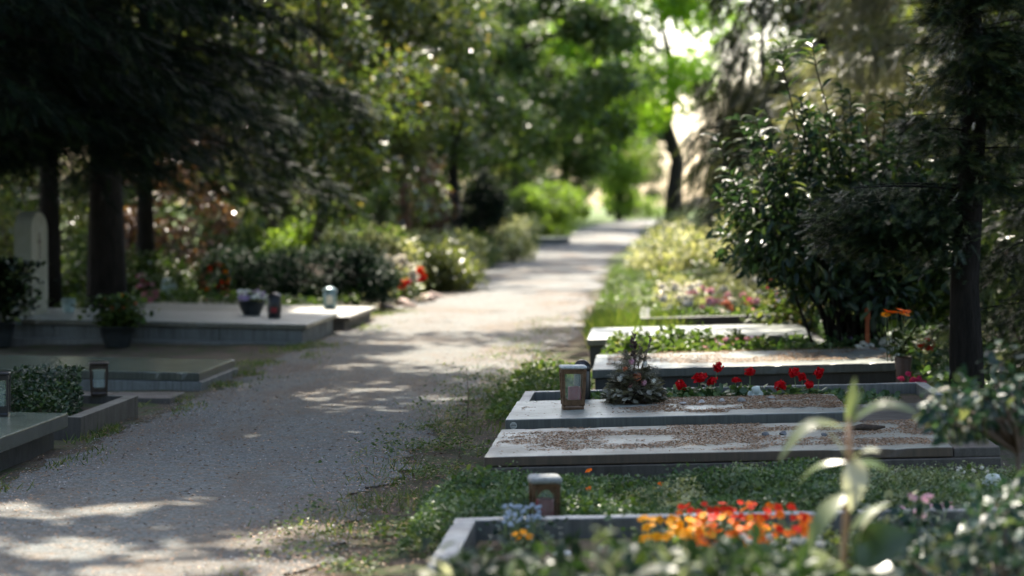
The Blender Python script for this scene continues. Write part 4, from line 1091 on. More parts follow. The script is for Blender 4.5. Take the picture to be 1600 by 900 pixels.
# brown litter on the slabs
def litter(label, x0, x1, y0, y1, top, n, seed, thr, size=(.006, .015), bias=None):
    r = np.random.default_rng(seed)
    X = r.uniform(x0, x1, n); Y = r.uniform(y0, y1, n)
    d = .55 * vnoise(X / .33, Y / .2, seed) + .3 * vnoise(X / .09, Y / .07, seed + 1) + .15 * vnoise(X / .03, Y / .03, seed + 2)
    if bias: d = d + bias(X, Y)
    ok = d + r.normal(0, .035, n) > thr
    ok |= r.uniform(0, 1, n) < .012
    X, Y = X[ok], Y[ok]
    P = np.stack([X, Y, top_r(X, top) + .0018 + .004 * r.uniform(0, 1, len(X))], 1)
    scatter_flat('slab_litter', label, P, r.uniform(*size, len(X)), r.uniform(.003, .006, len(X)), M['litter'], tilt=.3, cat='litter', rnd=r.uniform(.15, .95, len(X)))
litter('brown seed husks scattered on the buff slab', -.60, 1.38, 9.02, 10.08, .17, 42000, 301, .50, bias=lambda X, Y: .30 * np.clip((X + .12) / .55, -1, .5) - .3 * np.clip((9.25 - Y) / .2, 0, 1))
litter('orange brown husks on the grey slab around the pebbles', -.56, .94, 10.32, 11.18, .2, 30000, 302, .50, bias=lambda X, Y: .22 * np.clip((X - .05) / .3, -1, .7) + .1 * np.clip((Y - 10.75) / .2, -1, 1) - .3 * np.clip((10.5 - Y) / .12, 0, 1))
litter('pinkish husks on the slab behind the geraniums', -.2, 1.5, 13.55, 14.65, .2, 16000, 303, .48, (.008, .018))

# ------------------------------------------------------------------ pebbles and odd pieces on the slabs
def rock_mesh(name, sx, sy, sz, seed, sub=2):
    bm = bmesh.new(); bmesh.ops.create_icosphere(bm, subdivisions=sub, radius=1)
    rr = random.Random(seed)
    dirs = [(Vector((rr.gauss(0, 1), rr.gauss(0, 1), rr.gauss(0, 1))).normalized(), rr.uniform(.55, .9)) for _ in range(9)]
    for v in bm.verts:
        p = v.co.copy()
        for d, c in dirs:
            k = p.dot(d)
            if k > c: p -= d * (k - c)
        v.co = Vector((p.x * sx, p.y * sy, max(p.z, -.6) * sz))
    me = bpy.data.meshes.new(name); bm.to_mesh(me); bm.free(); return me
def rock(name, label, cat, loc, s, mat, seed, rz=0, group=None, smooth=False):
    me = rock_mesh(name, *s, seed)
    o = ob(name, me, mat); o.location = (loc[0], loc[1], loc[2] + .55 * s[2]); o.rotation_euler = (0, 0, rz)
    return tag(o, label, cat, group)
def on1(px, py):   # a spot on the grey slab
    Y = FPX * (CAM_Z - .215) / (py - 320); X = (px - 1001) * Y / FPX
    return (X, Y, top_r(X, .2) - .003)
for i, (px, py, s, m, lb) in enumerate([(1068, 634, (.020, .016, .013), 'pebble_pale', 'pale pebble on the grey slab, nearest the dried flowers'), (1097, 633, (.026, .018, .014), 'pebble_pale', 'flat pebble on the grey slab, second from the dried flowers'),
                                        (1129, 632, (.018, .016, .015), 'pebble_pale', 'small upright pebble on the grey slab, middle of the five'), (1158, 633, (.028, .02, .017), 'pebble', 'grey rounded pebble on the grey slab, fourth from the dried flowers'),
                                        (1206, 629, (.036, .02, .014), 'pebble', 'longest grey stone on the grey slab, farthest from the dried flowers')]):
    rock('pebble', lb, 'pebble', on1(px, py), s, M[m], 400 + i, i * 1.3, 'pebbles on the grey slab')
def on2(px, py):
    Y = FPX * (CAM_Z - .19) / (py - 320); X = (px - 1001) * Y / FPX
    return (X, Y, top_r(X, .17) - .003)
for i, (px, py, s, lb) in enumerate([(1197, 685, (.021, .016, .015), 'dark pebble on the buff slab, nearer the path of the pair'), (1224, 684, (.024, .016, .014), 'dark pebble on the buff slab, farther from the path of the pair'), (1287, 687, (.02, .016, .013), 'dark pebble on the buff slab behind the tall sprout')]):
    rock('pebble', lb, 'pebble', on2(px, py), s, M['pebble_dark'], 420 + i, i * .9, 'dark pebbles on the buff slab')
p = on2(1352, 680)
mb = MB(); mb.tube([(-.07, 0, .012), (-.02, .006, .018), (.03, -.004, .016), (.08, .006, .02)], [.008, .014, .013, .005], 7)
tag(ob('bark_strip', mb.mesh('bark_strip', True), M['bark_piece'], loc=p), 'dark strip of bark lying on the buff slab', 'bark')
rock('white_stone', 'white rounded stone among the plants inside the nearest kerb', 'stone', (-.24, 6.95, .09), (.03, .022, .016), M['white_stone'], 430)
rock('white_stone', 'white stone beside the dried flower arrangement', 'stone', (.12, 11.32, .14), (.03, .022, .02), M['white_stone'], 431)
rock('white_stone', 'white stone behind the bronze lantern', 'stone', (-.44, 11.34, .14), (.028, .02, .016), M['white_stone'], 432)
rock('white_stone', 'white stone behind the slab end, right of the geraniums', 'stone', (.98, 11.42, .14), (.022, .02, .022), M['white_stone'], 433)
rock('white_stone', 'white stone next to the dark stone lump', 'stone', (1.2, 11.4, .14), (.024, .02, .02), M['white_stone'], 434)
rock('stone_lump', 'dark flat stone lump at the end of the grey slab', 'stone', (1.12, 11.02, .149), (.10, .09, .045), M['pebble'], 435)
rock('white_stone', 'white rock in the ground cover near the woody bush', 'stone', (1.30, 8.45, .12), (.045, .03, .04), M['white_stone'], 436)
for i, (x, y, s, lb) in enumerate([(-2.75, 26.3, .13, 'pinkish edging stone below the white bouquet'), (-2.6, 27.3, .15, 'pinkish edging stone at the path, nearest the bouquet'), (-2.58, 28.3, .14, 'pinkish edging stone farthest along the path'), (-2.85, 25.4, .12, 'edging stone next to the juniper hedge'), (-2.62, 25.8, .10, 'small edging stone on the path edge')]):
    rock('edging_stone', lb, 'stone', (x, y, -.02), (s, s * .9, s * .55), M['edge_stone'], 440 + i, i, 'pinkish edging stones')

# ------------------------------------------------------------------ flowers
def bloom_mesh(name, kind, mat, seed=0, eye=None):
    """one flower head, facing +Z, diameter about 1"""
    r = np.random.default_rng(seed)
    if kind == 'pansy':
        n = 5; a = np.array([90, 162, 18, 234, 306]) * math.pi / 180 + r.normal(0, .08, n)
        T = ([(0, 0, 0), (.25, .3, .04), (.7, .42, .10), (1, .2, .02), (1.02, -.2, .0), (.7, -.42, .08), (.25, -.3, .04), (.6, 0, .12)], [(0, 7, 2, 1), (2, 7, 3), (3, 7, 4), (4, 7, 5), (5, 7, 0, 6)])
        P = np.zeros((n, 3)); P[:, 2] = np.arange(n) * .015
        D = np.stack([np.cos(a), np.sin(a), np.full(n, .12)], 1); N = np.tile([0, 0, 1.], (n, 1))
        me = leaf_mesh(name, T, P, D, N, .5, .52, r.uniform(.2, 1, n))
        at_ = me.attributes['rnd'].data; v = np.zeros(len(at_), np.float32); at_.foreach_get('value', v); v[0::8] = 0; v[7::8] *= .9; at_.foreach_set('value', v)
        return me
    if kind == 'ball':        # geranium head: a dome of small petals
        n = 84
        d = unit(r.normal(size=(n, 3))); d[:, 2] = np.abs(d[:, 2]) * .95 - .12
        D = r.normal(0, 1, (n, 3)); D -= d * (D * d).sum(1)[:, None]
        return leaf_mesh(name, T_ROUND, d * r.uniform(.16, .42, n)[:, None] * np.array([1, 1, .85]) - unit(D) * .13, D + d * .2, d + r.normal(0, .25, (n, 3)), .28, .26, r.uniform(.12, 1, n))
    if kind == 'daisy':
        n = 14; a = np.arange(n) * 2 * math.pi / n + r.normal(0, .05, n)
        D = np.stack([np.cos(a), np.sin(a), np.full(n, .15)], 1); N = np.tile([0, 0, 1.], (n, 1))
        return leaf_mesh(name, T_ROUND, D * .08, D, N, .42, .15, r.uniform(.15, 1, n))
    if kind == 'spike':
        n = 40; z = r.uniform(0, 1, n); a = r.uniform(0, 6.28, n)
        D = np.stack([np.cos(a), np.sin(a), r.uniform(-.1, .6, n)], 1)
        P = np.stack([0 * z, 0 * z, z * 1.6], 1) + D * .05
        return leaf_mesh(name, T_ROUND, P, D, rvec(n, r), .3 * (1.1 - .6 * z), .2, r.uniform(0, 1, n))
BL = {}
def bloom(kind, matname, v=0):
    k = (kind, matname, v)
    if k not in BL:
        me = bloom_mesh('bloom', kind, None, seed=hash((kind, v)) % 1000 if False else v + len(kind))
        me.materials.append(M[matname]); BL[k] = me
    return BL[k]
def add_bloom(parent, base, loc, size, kind, matname, v, face=(0, -.6, .8), eye=True, rr=random):
    o = bpy.data.objects.new('bloom', bloom(kind, matname, v)); C.objects.link(o); o.parent = parent
    f = Vector(face) + Vector((rr.gauss(0, .3), rr.gauss(0, .3), rr.gauss(0, .15)))
    q = f.to_track_quat('Z', 'Y').to_matrix().to_4x4()
    o.matrix_local = Matrix.Translation(Vector(loc) - Vector(base)) @ q @ Matrix.Rotation(rr.uniform(0, 6.28), 4, 'Z') @ Matrix.Scale(size, 4)
    return o

def flower_plant(name, label, cat, base, blooms, kind, sizes, mats, leaf=None, leaf_n=400, leaf_L=.03, spread=(.1, .1), lh=.12, seed=1, stem='stem_green', face=(0, -.6, .8), leafT=T_ROUND, group=None):
    """leafy plant: stems to every bloom, blooms as parts, a leaf mass at the foot"""
    rr = random.Random(seed); r = np.random.default_rng(seed)
    root = thing(name, label, cat, base, group=group)
    mb = MB()
    for b in blooms:
        bx, by, bz = b[0] - base[0], b[1] - base[1], b[2] - base[2]
        s0 = Vector((bx * .75 + rr.uniform(-.015, .015), by * .75, 0))
        e = Vector((bx, by, bz))
        mb.tube([s0, s0.lerp(e, .5) + Vector((rr.uniform(-.01, .01), 0, .01)), e], [.0028, .0023, .0018], 5)
    if blooms: ob('stems', mb.mesh('stems', True), M[stem], root)['kind'] = 'stuff'
    for i, b in enumerate(blooms):
        add_bloom(root, base, b, rr.uniform(*sizes), kind, rr.choice(mats), rr.randrange(3), face, rr=rr)
    if leaf:
        n = leaf_n
        P = np.stack([r.normal(0, spread[0], n), r.normal(0, spread[1], n), lh * r.uniform(0, 1, n) ** .6], 1)
        if blooms:
            bb = np.array([[b[0] - base[0], b[1] - base[1], b[2] - base[2]] for b in blooms])
            k = r.integers(0, len(bb), n // 2)
            P[:n // 2, :2] = bb[k][:, :2] * .9 + r.normal(0, .03, (n // 2, 2)); P[:n // 2, 2] = bb[k][:, 2] * r.uniform(.05, .6, n // 2)
        D = r.normal(0, .7, (n, 3)); D[:, 2] = np.abs(D[:, 2]) * .4
        N = r.normal(0, .45, (n, 3)); N[:, 2] += .8
        q = r.uniform(.6, 1.25, n)
        ob('leaves', leaf_mesh('leaves', leafT, P, D, N, leaf_L * q, leaf_L * .75 * q, r.uniform(0, 1, n)), leaf, root)['kind'] = 'stuff'
    return root

rr = random.Random(77)
def jitter_field(n, px0, px1, py0, py1, Y0, Y1, rr, shape=None):
    out = []
    while len(out) < n:
        u, v = rr.random(), rr.random()
        px = px0 + (px1 - px0) * u; py = py0 + (py1 - py0) * v
        if shape and not shape(px, py): continue
        Y = Y1 + (Y0 - Y1) * v + rr.uniform(-.05, .05)
        out.append(at(px, py, Y))
    return out
b1 = jitter_field(50, 1002, 1100, 810, 846, 6.6, 6.9, rr)
flower_plant('pansy_clump', 'golden yellow pansy clump nearest the path in the planted grave', 'flowers', (.10, 6.7, .085), b1, 'pansy', (.021, .031), ['p_yellow'], M['lf_cover'], 420, .026, (.08, .1), .1, 11)
b2 = jitter_field(60, 1090, 1215, 806, 852, 6.45, 6.85, rr)
flower_plant('pansy_clump', 'orange pansy clump in the middle of the planted grave', 'flowers', (.29, 6.65, .085), b2, 'pansy', (.021, .031), ['p_orange', 'p_orange', 'p_orange', 'p_yellow'], M['lf_cover'], 500, .026, (.11, .1), .1, 12)
b3 = jitter_field(36, 1062, 1205, 785, 812, 6.85, 7.1, rr)
flower_plant('pansy_clump', 'red orange pansy clump along the back kerb of the planted grave', 'flowers', (.25, 6.98, .085), b3, 'pansy', (.021, .030), ['p_redorange', 'p_redorange', 'p_orange'], M['lf_cover'], 420, .026, (.13, .07), .12, 13)
b4 = jitter_field(26, 1212, 1272, 790, 838, 6.5, 6.95, rr)
flower_plant('pansy_clump', 'red and orange pansy clump beside the tall blurred sprout', 'flowers', (.455, 6.75, .085), b4, 'pansy', (.022, .032), ['p_redorange', 'p_orange'], M['lf_cover'], 300, .026, (.06, .1), .1, 14)
# pale flowered plant among the pansies
b5 = jitter_field(22, 1110, 1290, 838, 868, 6.1, 6.4, rr)
flower_plant('alyssum_clump', 'cream flowered low plant in front of the orange pansies', 'flowers', (.34, 6.25, .085), b5, 'ball', (.018, .028), ['p_white'], M['lf_cover_pale'], 500, .02, (.14, .1), .07, 15)
# single pansies in the ground cover
flower_plant('pansy', 'single orange pansy in the ground cover before the buff slab', 'flower', (-.205, 8.72, 0), [at(921, 737, 8.7)], 'pansy', (.030, .031), ['p_orange'], None, seed=16)
flower_plant('pansy', 'single small orange pansy in the greyish ground cover', 'flower', (.08, 8.35, 0), [at(1033, 757, 8.35)], 'pansy', (.022, .023), ['p_orange'], None, seed=17)
flower_plant('pansy', 'single orange pansy beside the cream ground cover', 'flower', (-.16, 8.1, 0), [at(921, 766, 8.1)], 'pansy', (.024, .025), ['p_orange'], None, seed=18)
flower_plant('pansy_clump', 'few yellow pansies under the blue flowers', 'flowers', (-.36, 6.85, .09), [at(p, q, 6.85) for p, q in ((805, 838), (818, 835), (828, 842), (811, 845))], 'pansy', (.022, .028), ['p_yellow'], M['lf_cover'], 60, .024, (.04, .03), .06, 19)
# pale blue forget-me-nots
b6 = jitter_field(46, 786, 846, 790, 828, 6.95, 7.2, rr)
flower_plant('forget_me_not', 'pale blue forget me not clump in front of the lichen capped lantern', 'flowers', (-.36, 7.08, .085), b6, 'ball', (.012, .019), ['p_blue'], M['lf_teal'], 260, .022, (.06, .05), .1, 20)
# red geraniums
ge = [(1063, 602), (1096, 590), (1122, 573), (1113, 596), (1150, 594), (1172, 580), (1219, 602), (1240, 581), (1252, 588), (1264, 600), (1279, 582), (1090, 588)]
for i, (ids, lb) in enumerate([((0, 1, 2, 3, 11), 'red geranium nearest the dried flower arrangement'), ((4, 5), 'red geranium beside the pale figurine'), ((6, 7, 8, 9, 10), 'red geranium farthest from the path')]):
    bl = [at(ge[k][0], ge[k][1], 11.62 + .04 * (k % 3)) for k in ids]
    cx = sum(b[0] for b in bl) / len(bl)
    flower_plant('geranium', lb, 'flowers', (cx, 11.62, .13), bl, 'ball', (.055, .075), ['p_red'], M['lf_cover'], 150, .042, (.09, .05), .1, 30 + i)
# pink daisies near the woody bush
b7 = [at(p, q, 6.6 + .1 * k) for k, (p, q) in enumerate([(1424, 775), (1443, 780), (1448, 774), (1430, 797), (1427, 803), (1442, 804), (1468, 789), (1479, 783), (1483, 791), (1408, 792), (1455, 790)])]
flower_plant('daisy_plant', 'pink daisies in front of the dark ground cover', 'flowers', (.82, 6.95, .09), b7, 'daisy', (.028, .04), ['p_pink'], M['lf_teal'], 420, .035, (.1, .12), .16, 40, face=(0, -.3, 1))
b8 = [at(p, q, 8.6) for p, q in ((1494, 733), (1497, 729), (1503, 735), (1518, 733), (1531, 728), (1540, 734))]
flower_plant('white_flowers', 'tiny white flowers before the end of the buff slab', 'flowers', (1.26, 8.62, 0), b8, 'ball', (.014, .022), ['p_white'], M['lf_cover_grey'], 120, .018, (.08, .05), .12, 41)
# lilac and white strip behind slab four, further flowers
b9 = jitter_field(34, 1095, 1190, 528, 548, 15.3, 15.9, rr)
flower_plant('lilac_flowers', 'pale lilac flowers in the green strip before the pale slab', 'flowers', (.6, 15.6, 0), b9, 'ball', (.03, .05), ['p_lilac', 'p_pink'], None, seed=42)
b10 = jitter_field(9, 1310, 1338, 522, 532, 15.2, 15.5, rr)
flower_plant('lilac_flowers', 'small purple flowers beside the rusty stake', 'flowers', (1.42, 15.3, 0), b10, 'ball', (.03, .05), ['p_lilac'], M['lf_weed'], 150, .04, (.1, .08), .2, 43)
b11 = jitter_field(26, 1335, 1402, 528, 552, 14.6, 15.1, rr)
flower_plant('white_flowers', 'white flower cushion between rusty stake and brown vase', 'flowers', (1.52, 14.85, 0), b11, 'ball', (.035, .055), ['p_white'], M['lf_cover_pale'], 260, .035, (.13, .08), .2, 44)
for i, (lb, kind, mt, pxs, Y, sz) in enumerate([
        ('white flowers at the path end of the flower bed', 'ball', ['p_white'], [(1078, 450), (1090, 445), (1100, 455), (1085, 462), (1064, 455), (1112, 458), (1130, 452), (1034, 448), (1040, 456), (1055, 447)], 21.2, (.09, .13)),
        ('magenta roses in the flower bed', 'ball', ['p_magenta'], [(1203, 446), (1169, 471), (1204, 441)], 20.2, (.09, .12)),
        ('pink flowers in the flower bed below the white ones', 'ball', ['p_pink'], [(1110, 471), (1181, 486), (1249, 475), (1215, 470)], 19.6, (.08, .11)),
        ('salmon flowers in the flower bed', 'ball', ['p_salmon'], [(1135, 476), (1140, 482), (1131, 470), (1308, 444)], 19.8, (.08, .11))]):
    bl = [at(p, q, Y + .1 * (k % 3)) for k, (p, q) in enumerate(pxs)]
    flower_plant('bed_flowers', lb, 'flowers', (sum(b[0] for b in bl) / len(bl), Y, 0), bl, kind, sz, mt, M['lf_weed'], 200, .05, (.25, .15), .25, 50 + i)
bw = jitter_field(34, 1035, 1330, 436, 488, 19.3, 21.6, rr)
flower_plant('bed_flowers', 'many small white flowers spread through the flower bed', 'flowers', (1.0, 20.4, 0), bw, 'ball', (.06, .10), ['p_white'], M['lf_weed'], 160, .05, (.5, .4), .2, 55)
bp_ = jitter_field(16, 1060, 1300, 450, 490, 19.2, 20.8, rr)
flower_plant('bed_flowers', 'pale pink flowers spread low through the flower bed', 'flowers', (1.0, 19.9, 0), bp_, 'ball', (.06, .09), ['p_pink'], M['lf_weed'], 100, .05, (.5, .3), .2, 56)
b12 = [at(p, q, 19.6) for p, q in ((1300, 456), (1310, 448), (1290, 462), (1318, 460), (1283, 452), (1325, 470))]
flower_plant('feather_flowers', 'pale feathery flower spikes behind the clipped box hedge', 'flowers', (1.66, 19.6, 0), b12, 'spike', (.07, .1), ['p_white'], M['lf_pale'], 300, .09, (.15, .12), .42, 58, face=(0, 0, 1), leafT=T_DIAMOND)
b13 = [at(p, q, 17.9) for p, q in ((1340, 432), (1383, 455), (1390, 440))]
flower_plant('feather_flowers', 'white flower spikes before the dark laurel shade', 'flowers', (1.82, 17.95, 0), b13, 'spike', (.06, .09), ['p_white'], M['lf_pale'], 60, .08, (.06, .06), .35, 59, face=(0, 0, 1), leafT=T_DIAMOND)
# left: bowl, pots
def pot(name, label, loc, r0, r1, h, mat, cat='flower pot'):
    root = thing(name, label, cat, loc)
    m = MB(); m.lathe([(r0, 0), (r0 * 1.03, .008), ((r0 + r1) / 2 * 1.03, h * .5), (r1, h * .95), (r1 * 1.04, h * .955), (r1 * 1.04, h), (r1 * .92, h), (r1 * .9, h * .9)], n=24)
    ob('vessel', m.mesh('vessel', True), mat, root)
    m = MB(); m.lathe([(r1 * .88, h * .8), (r1 * .9, h * .9)], n=20); ob('soil', m.mesh('soil'), M['ground'], root)
    return root
zl = top_l(-3.47, .175)
pot('flower_bowl', 'dark bowl of white violas on the long pale slab', (-3.47, 20.15, zl), .075, .125, .13, M['dark_pot'], 'bowl')
b14 = jitter_field(22, 370, 411, 457, 468, 20.05, 20.25, rr)
flower_plant('viola_clump', 'white and lilac violas growing in the dark bowl', 'flowers', (-3.47, 20.15, zl + .12), b14, 'pansy', (.06, .08), ['p_white', 'p_white', 'p_lilac'], M['lf_weed'], 110, .04, (.06, .05), .07, 60)
pot('plant_pot', 'dark pot standing in front of the long pale slab', (-4.30, 18.50, 0), .10, .15, .17, M['dark_pot'])
b15 = jitter_field(8, 150, 205, 462, 492, 18.4, 18.5, rr)
flower_plant('potted_plant', 'shaded leafy plant in the dark pot before the long slab', 'plant', (-4.30, 18.50, .16), b15, 'ball', (.03, .045), ['p_salmon', 'p_yellow'], M['lf_mid'], 900, .06, (.11, .09), .25, 61)
pot('plant_pot', 'pale green bucket beside the arched headstone', (-5.10, 20.05, top_l(-5.1, .175)), .05, .065, .12, M['pale_pot'])
pot('plant_pot', 'dark pot in front of the arched headstone', (-5.3, 18.45, 0), .12, .16, .2, M['dark_pot'])
flower_plant('potted_plant', 'black green bush in front of the arched headstone', 'plant', (-5.3, 18.45, .18), [], 'ball', (.03, .05), ['p_white'], M['lf_yew'], 2600, .07, (.14, .1), .52, 62, leafT=T_DIAMOND)
pot('plant_pot', 'pink plastic pot under the slim conifer', (-5.2, 23.9, .12), .07, .10, .14, M['pink_pot'])
b16 = jitter_field(10, 205, 240, 425, 452, 23.85, 24, rr)
flower_plant('potted_plant', 'dull pink flowers in the pink pot', 'flowers', (-5.2, 23.9, .25), b16, 'ball', (.05, .07), ['p_pink', 'p_magenta'], M['lf_mid'], 160, .06, (.07, .06), .18, 63)
# wreath: a leaning ring of orange and red flower heads
def wreath():
    base = at(331, 462, 24.2); base = (base[0], base[1], .12)
    root = thing('wreath', 'orange and red flower wreath leaning behind the long slab', 'wreath', base)
    c = Vector((0, 0, .25)); rr = random.Random(8)
    mb = MB(); ring = [c + Vector((.14 * math.cos(a), .05 * math.sin(a), .16 * math.sin(a))) for a in [i * 2 * math.pi / 20 for i in range(21)]]
    mb.tube(ring, [.03] * 21, 7, False); ob('ring', mb.mesh('ring', True), M['bark_piece'], root)
    mb = MB(); mb.tube([(-.09, .02, -.03), (-.06, .05, .3)], [.006] * 2, 6); mb.tube([(.09, .02, -.03), (.06, .05, .3)], [.006] * 2, 6); mb.tube([(-.07, .045, .22), (.07, .045, .22)], [.006] * 2, 6); ob('stand', mb.mesh('stand'), M['bark_piece'], root)
    for i in range(40):
        a = rr.uniform(0, 2 * math.pi)
        p = c + Vector((.14 * math.cos(a), .05 * math.sin(a) - .03, .16 * math.sin(a))) + Vector((rr.gauss(0, .022), rr.gauss(0, .01), rr.gauss(0, .022)))
        mt = 'p_yellow' if math.cos(a) > .55 and rr.random() < .5 else rr.choice(['p_salmon', 'p_orange', 'p_salmon', 'p_redorange'])
        add_bloom(root, (0, 0, 0), p, rr.uniform(.035, .065), 'ball', mt, i % 3, (0, -1, .3), rr=rr)
    for i in range(26):
        p = c + Vector((rr.uniform(-.13, .14), -.06, rr.uniform(-.22, -.08)))
        add_bloom(root, (0, 0, 0), p, rr.uniform(.04, .07), 'ball', 'p_red', i % 3, (0, -1, .3), rr=rr)
    n = 420; r = np.random.default_rng(9); a = r.uniform(0, 6.283, n); q = r.normal(.145, .035, n)
    P = np.stack([q * np.cos(a), -.02 + .05 * np.sin(a) + r.normal(0, .02, n), c.z + 1.1 * q * np.sin(a)], 1)
    ob('leaves', leaf_mesh('leaves', T_ROUND, P, r.normal(0, 1, (n, 3)), r.normal(0, 1, (n, 3)) + np.array([0, -1, .3]), .05, .03, r.uniform(0, .8, n)), M['lf_mid'], root)['kind'] = 'stuff'
wreath()
# bouquet of white and red at the path
b17 = [at(p + rr.uniform(-4, 4), q + rr.uniform(-4, 4), 27.2) for p, q in ((628, 420), (634, 412), (641, 425), (645, 418), (650, 431), (638, 432), (630, 408), (618, 415), (655, 437), (648, 445), (622, 402), (612, 408), (605, 400), (640, 440))]
flower_plant('white_bouquet', 'tall white flower bouquet at the path edge in sun', 'flowers', (-2.88, 27.3, .02), b17, 'ball', (.10, .14), ['p_white'], M['lf_cover_pale'], 300, .07, (.15, .1), .4, 64)
b18 = [at(p, q, 26.8) for p, q in ((625, 440), (630, 446), (636, 441), (628, 450), (657, 428), (659, 436), (655, 422))]
flower_plant('red_flowers', 'bright red flowers at the foot of the white bouquet', 'flowers', (-2.8, 26.85, .02), b18, 'ball', (.08, .12), ['p_redorange', 'p_red'], M['lf_mid'], 100, .06, (.1, .06), .2, 65)

# brown vase with orange flowers, right
vx, vy = 1.49, 13.0
root = thing('flower_vase', 'slim brown vase at the end of the slab behind the geraniums', 'vase', (vx, vy, 0))
m = MB(); m.lathe([(.04, 0), (.045, .02), (.035, .06), (.042, .2), (.05, .30), (.046, .31), (.042, .29)], n=20); ob('vessel', m.mesh('vessel', True), M['terracotta'], root)
b19 = [at(p, q, 13.0) for p, q in ((1381, 491), (1390, 487), (1398, 488), (1406, 484), (1413, 487), (1385, 486), (1410, 491))]
flower_plant('gerbera_bunch', 'orange yellow gerberas standing in the slim brown vase', 'flowers', (vx, vy, .28), b19, 'daisy', (.055, .075), ['p_yellow', 'p_orange'], M['lf_mid'], 24, .07, (.03, .03), .2, 66, face=(0, -.2, 1))
b20 = [at(p, q, 12.6) for p, q in ((1406, 590), (1416, 583), (1424, 592), (1433, 590), (1440, 595), (1428, 598))]
flower_plant('cyclamen', 'magenta flowers in the shade near the yew trunk', 'flowers', (1.48, 12.6, 0), b20, 'ball', (.035, .05), ['p_magenta'], M['lf_mid'], 220, .05, (.1, .06), .14, 67)
b21 = [at(p, q, 14.0) for p, q in ((1437, 538), (1445, 531), (1453, 536), (1447, 542))]
flower_plant('dark_roses', 'dark red flowers left of the yew trunk', 'flowers', (1.75, 14.0, 0), b21, 'ball', (.05, .07), ['p_red'], M['lf_pale'], 260, .05, (.14, .08), .42, 68)
# rusty stake
a0 = at(1353, 540, 15.0)
mb = MB(); mb.box(-.013, .013, -.010, .010, -.1, .50); mb.box(-.018, .018, -.014, -.0105, .42, .50)
tag(ob('rusty_stake', mb.mesh('rusty_stake'), M['rust'], loc=(a0[0], 15.0, .0)), 'rust brown stake standing behind the slab near the vase', 'stake')

# little kneeling figurine among the geraniums
def figurine(name, label, loc, s, mat, rz=0):
    bm = bmesh.new()
    def ball(x, y, z, rx, ry, rz_):
        mtx = Matrix.Translation((x, y, z)) @ Matrix.Diagonal((rx, ry, rz_, 1))
        bmesh.ops.create_icosphere(bm, subdivisions=3, radius=1, matrix=mtx)
    ball(0, 0, .28, .30, .24, .30); ball(0, -.02, .55, .22, .18, .26); ball(-.03, -.06, .88, .17, .17, .19)
    ball(-.13, -.02, .96, .10, .12, .10); ball(.05, .02, 1.0, .12, .12, .09)
    ball(.2, -.16, .12, .20, .13, .11); ball(-.2, -.16, .12, .20, .13, .11)
    ball(-.2, -.12, .55, .07, .09, .2); ball(.2, -.12, .55, .07, .09, .2); ball(0, -.22, .5, .12, .07, .08)
    ball(.24, .14, .62, .14, .05, .26); ball(-.24, .14, .62, .14, .05, .26)
    me = bpy.data.meshes.new(name); bm.to_mesh(me); bm.free()
    o = ob(name, me, mat); o.location = loc; o.scale = (s, s, s); o.rotation_euler = (0, 0, rz)
    md = o.modifiers.new('fuse', 'REMESH'); md.mode = 'VOXEL'; md.voxel_size = .035; md.use_smooth_shade = True
    return tag(o, label, 'figurine')
figurine('angel_figurine', 'small pale kneeling angel figurine among the red geraniums', (.585, 11.50, .13), .118, M['figurine'], R(20))
figurine('angel_figurine', 'pale blue green angel figure beside the pink pot', (-5.12, 24.4, .12), .24, M['pale_pot'], R(-10))

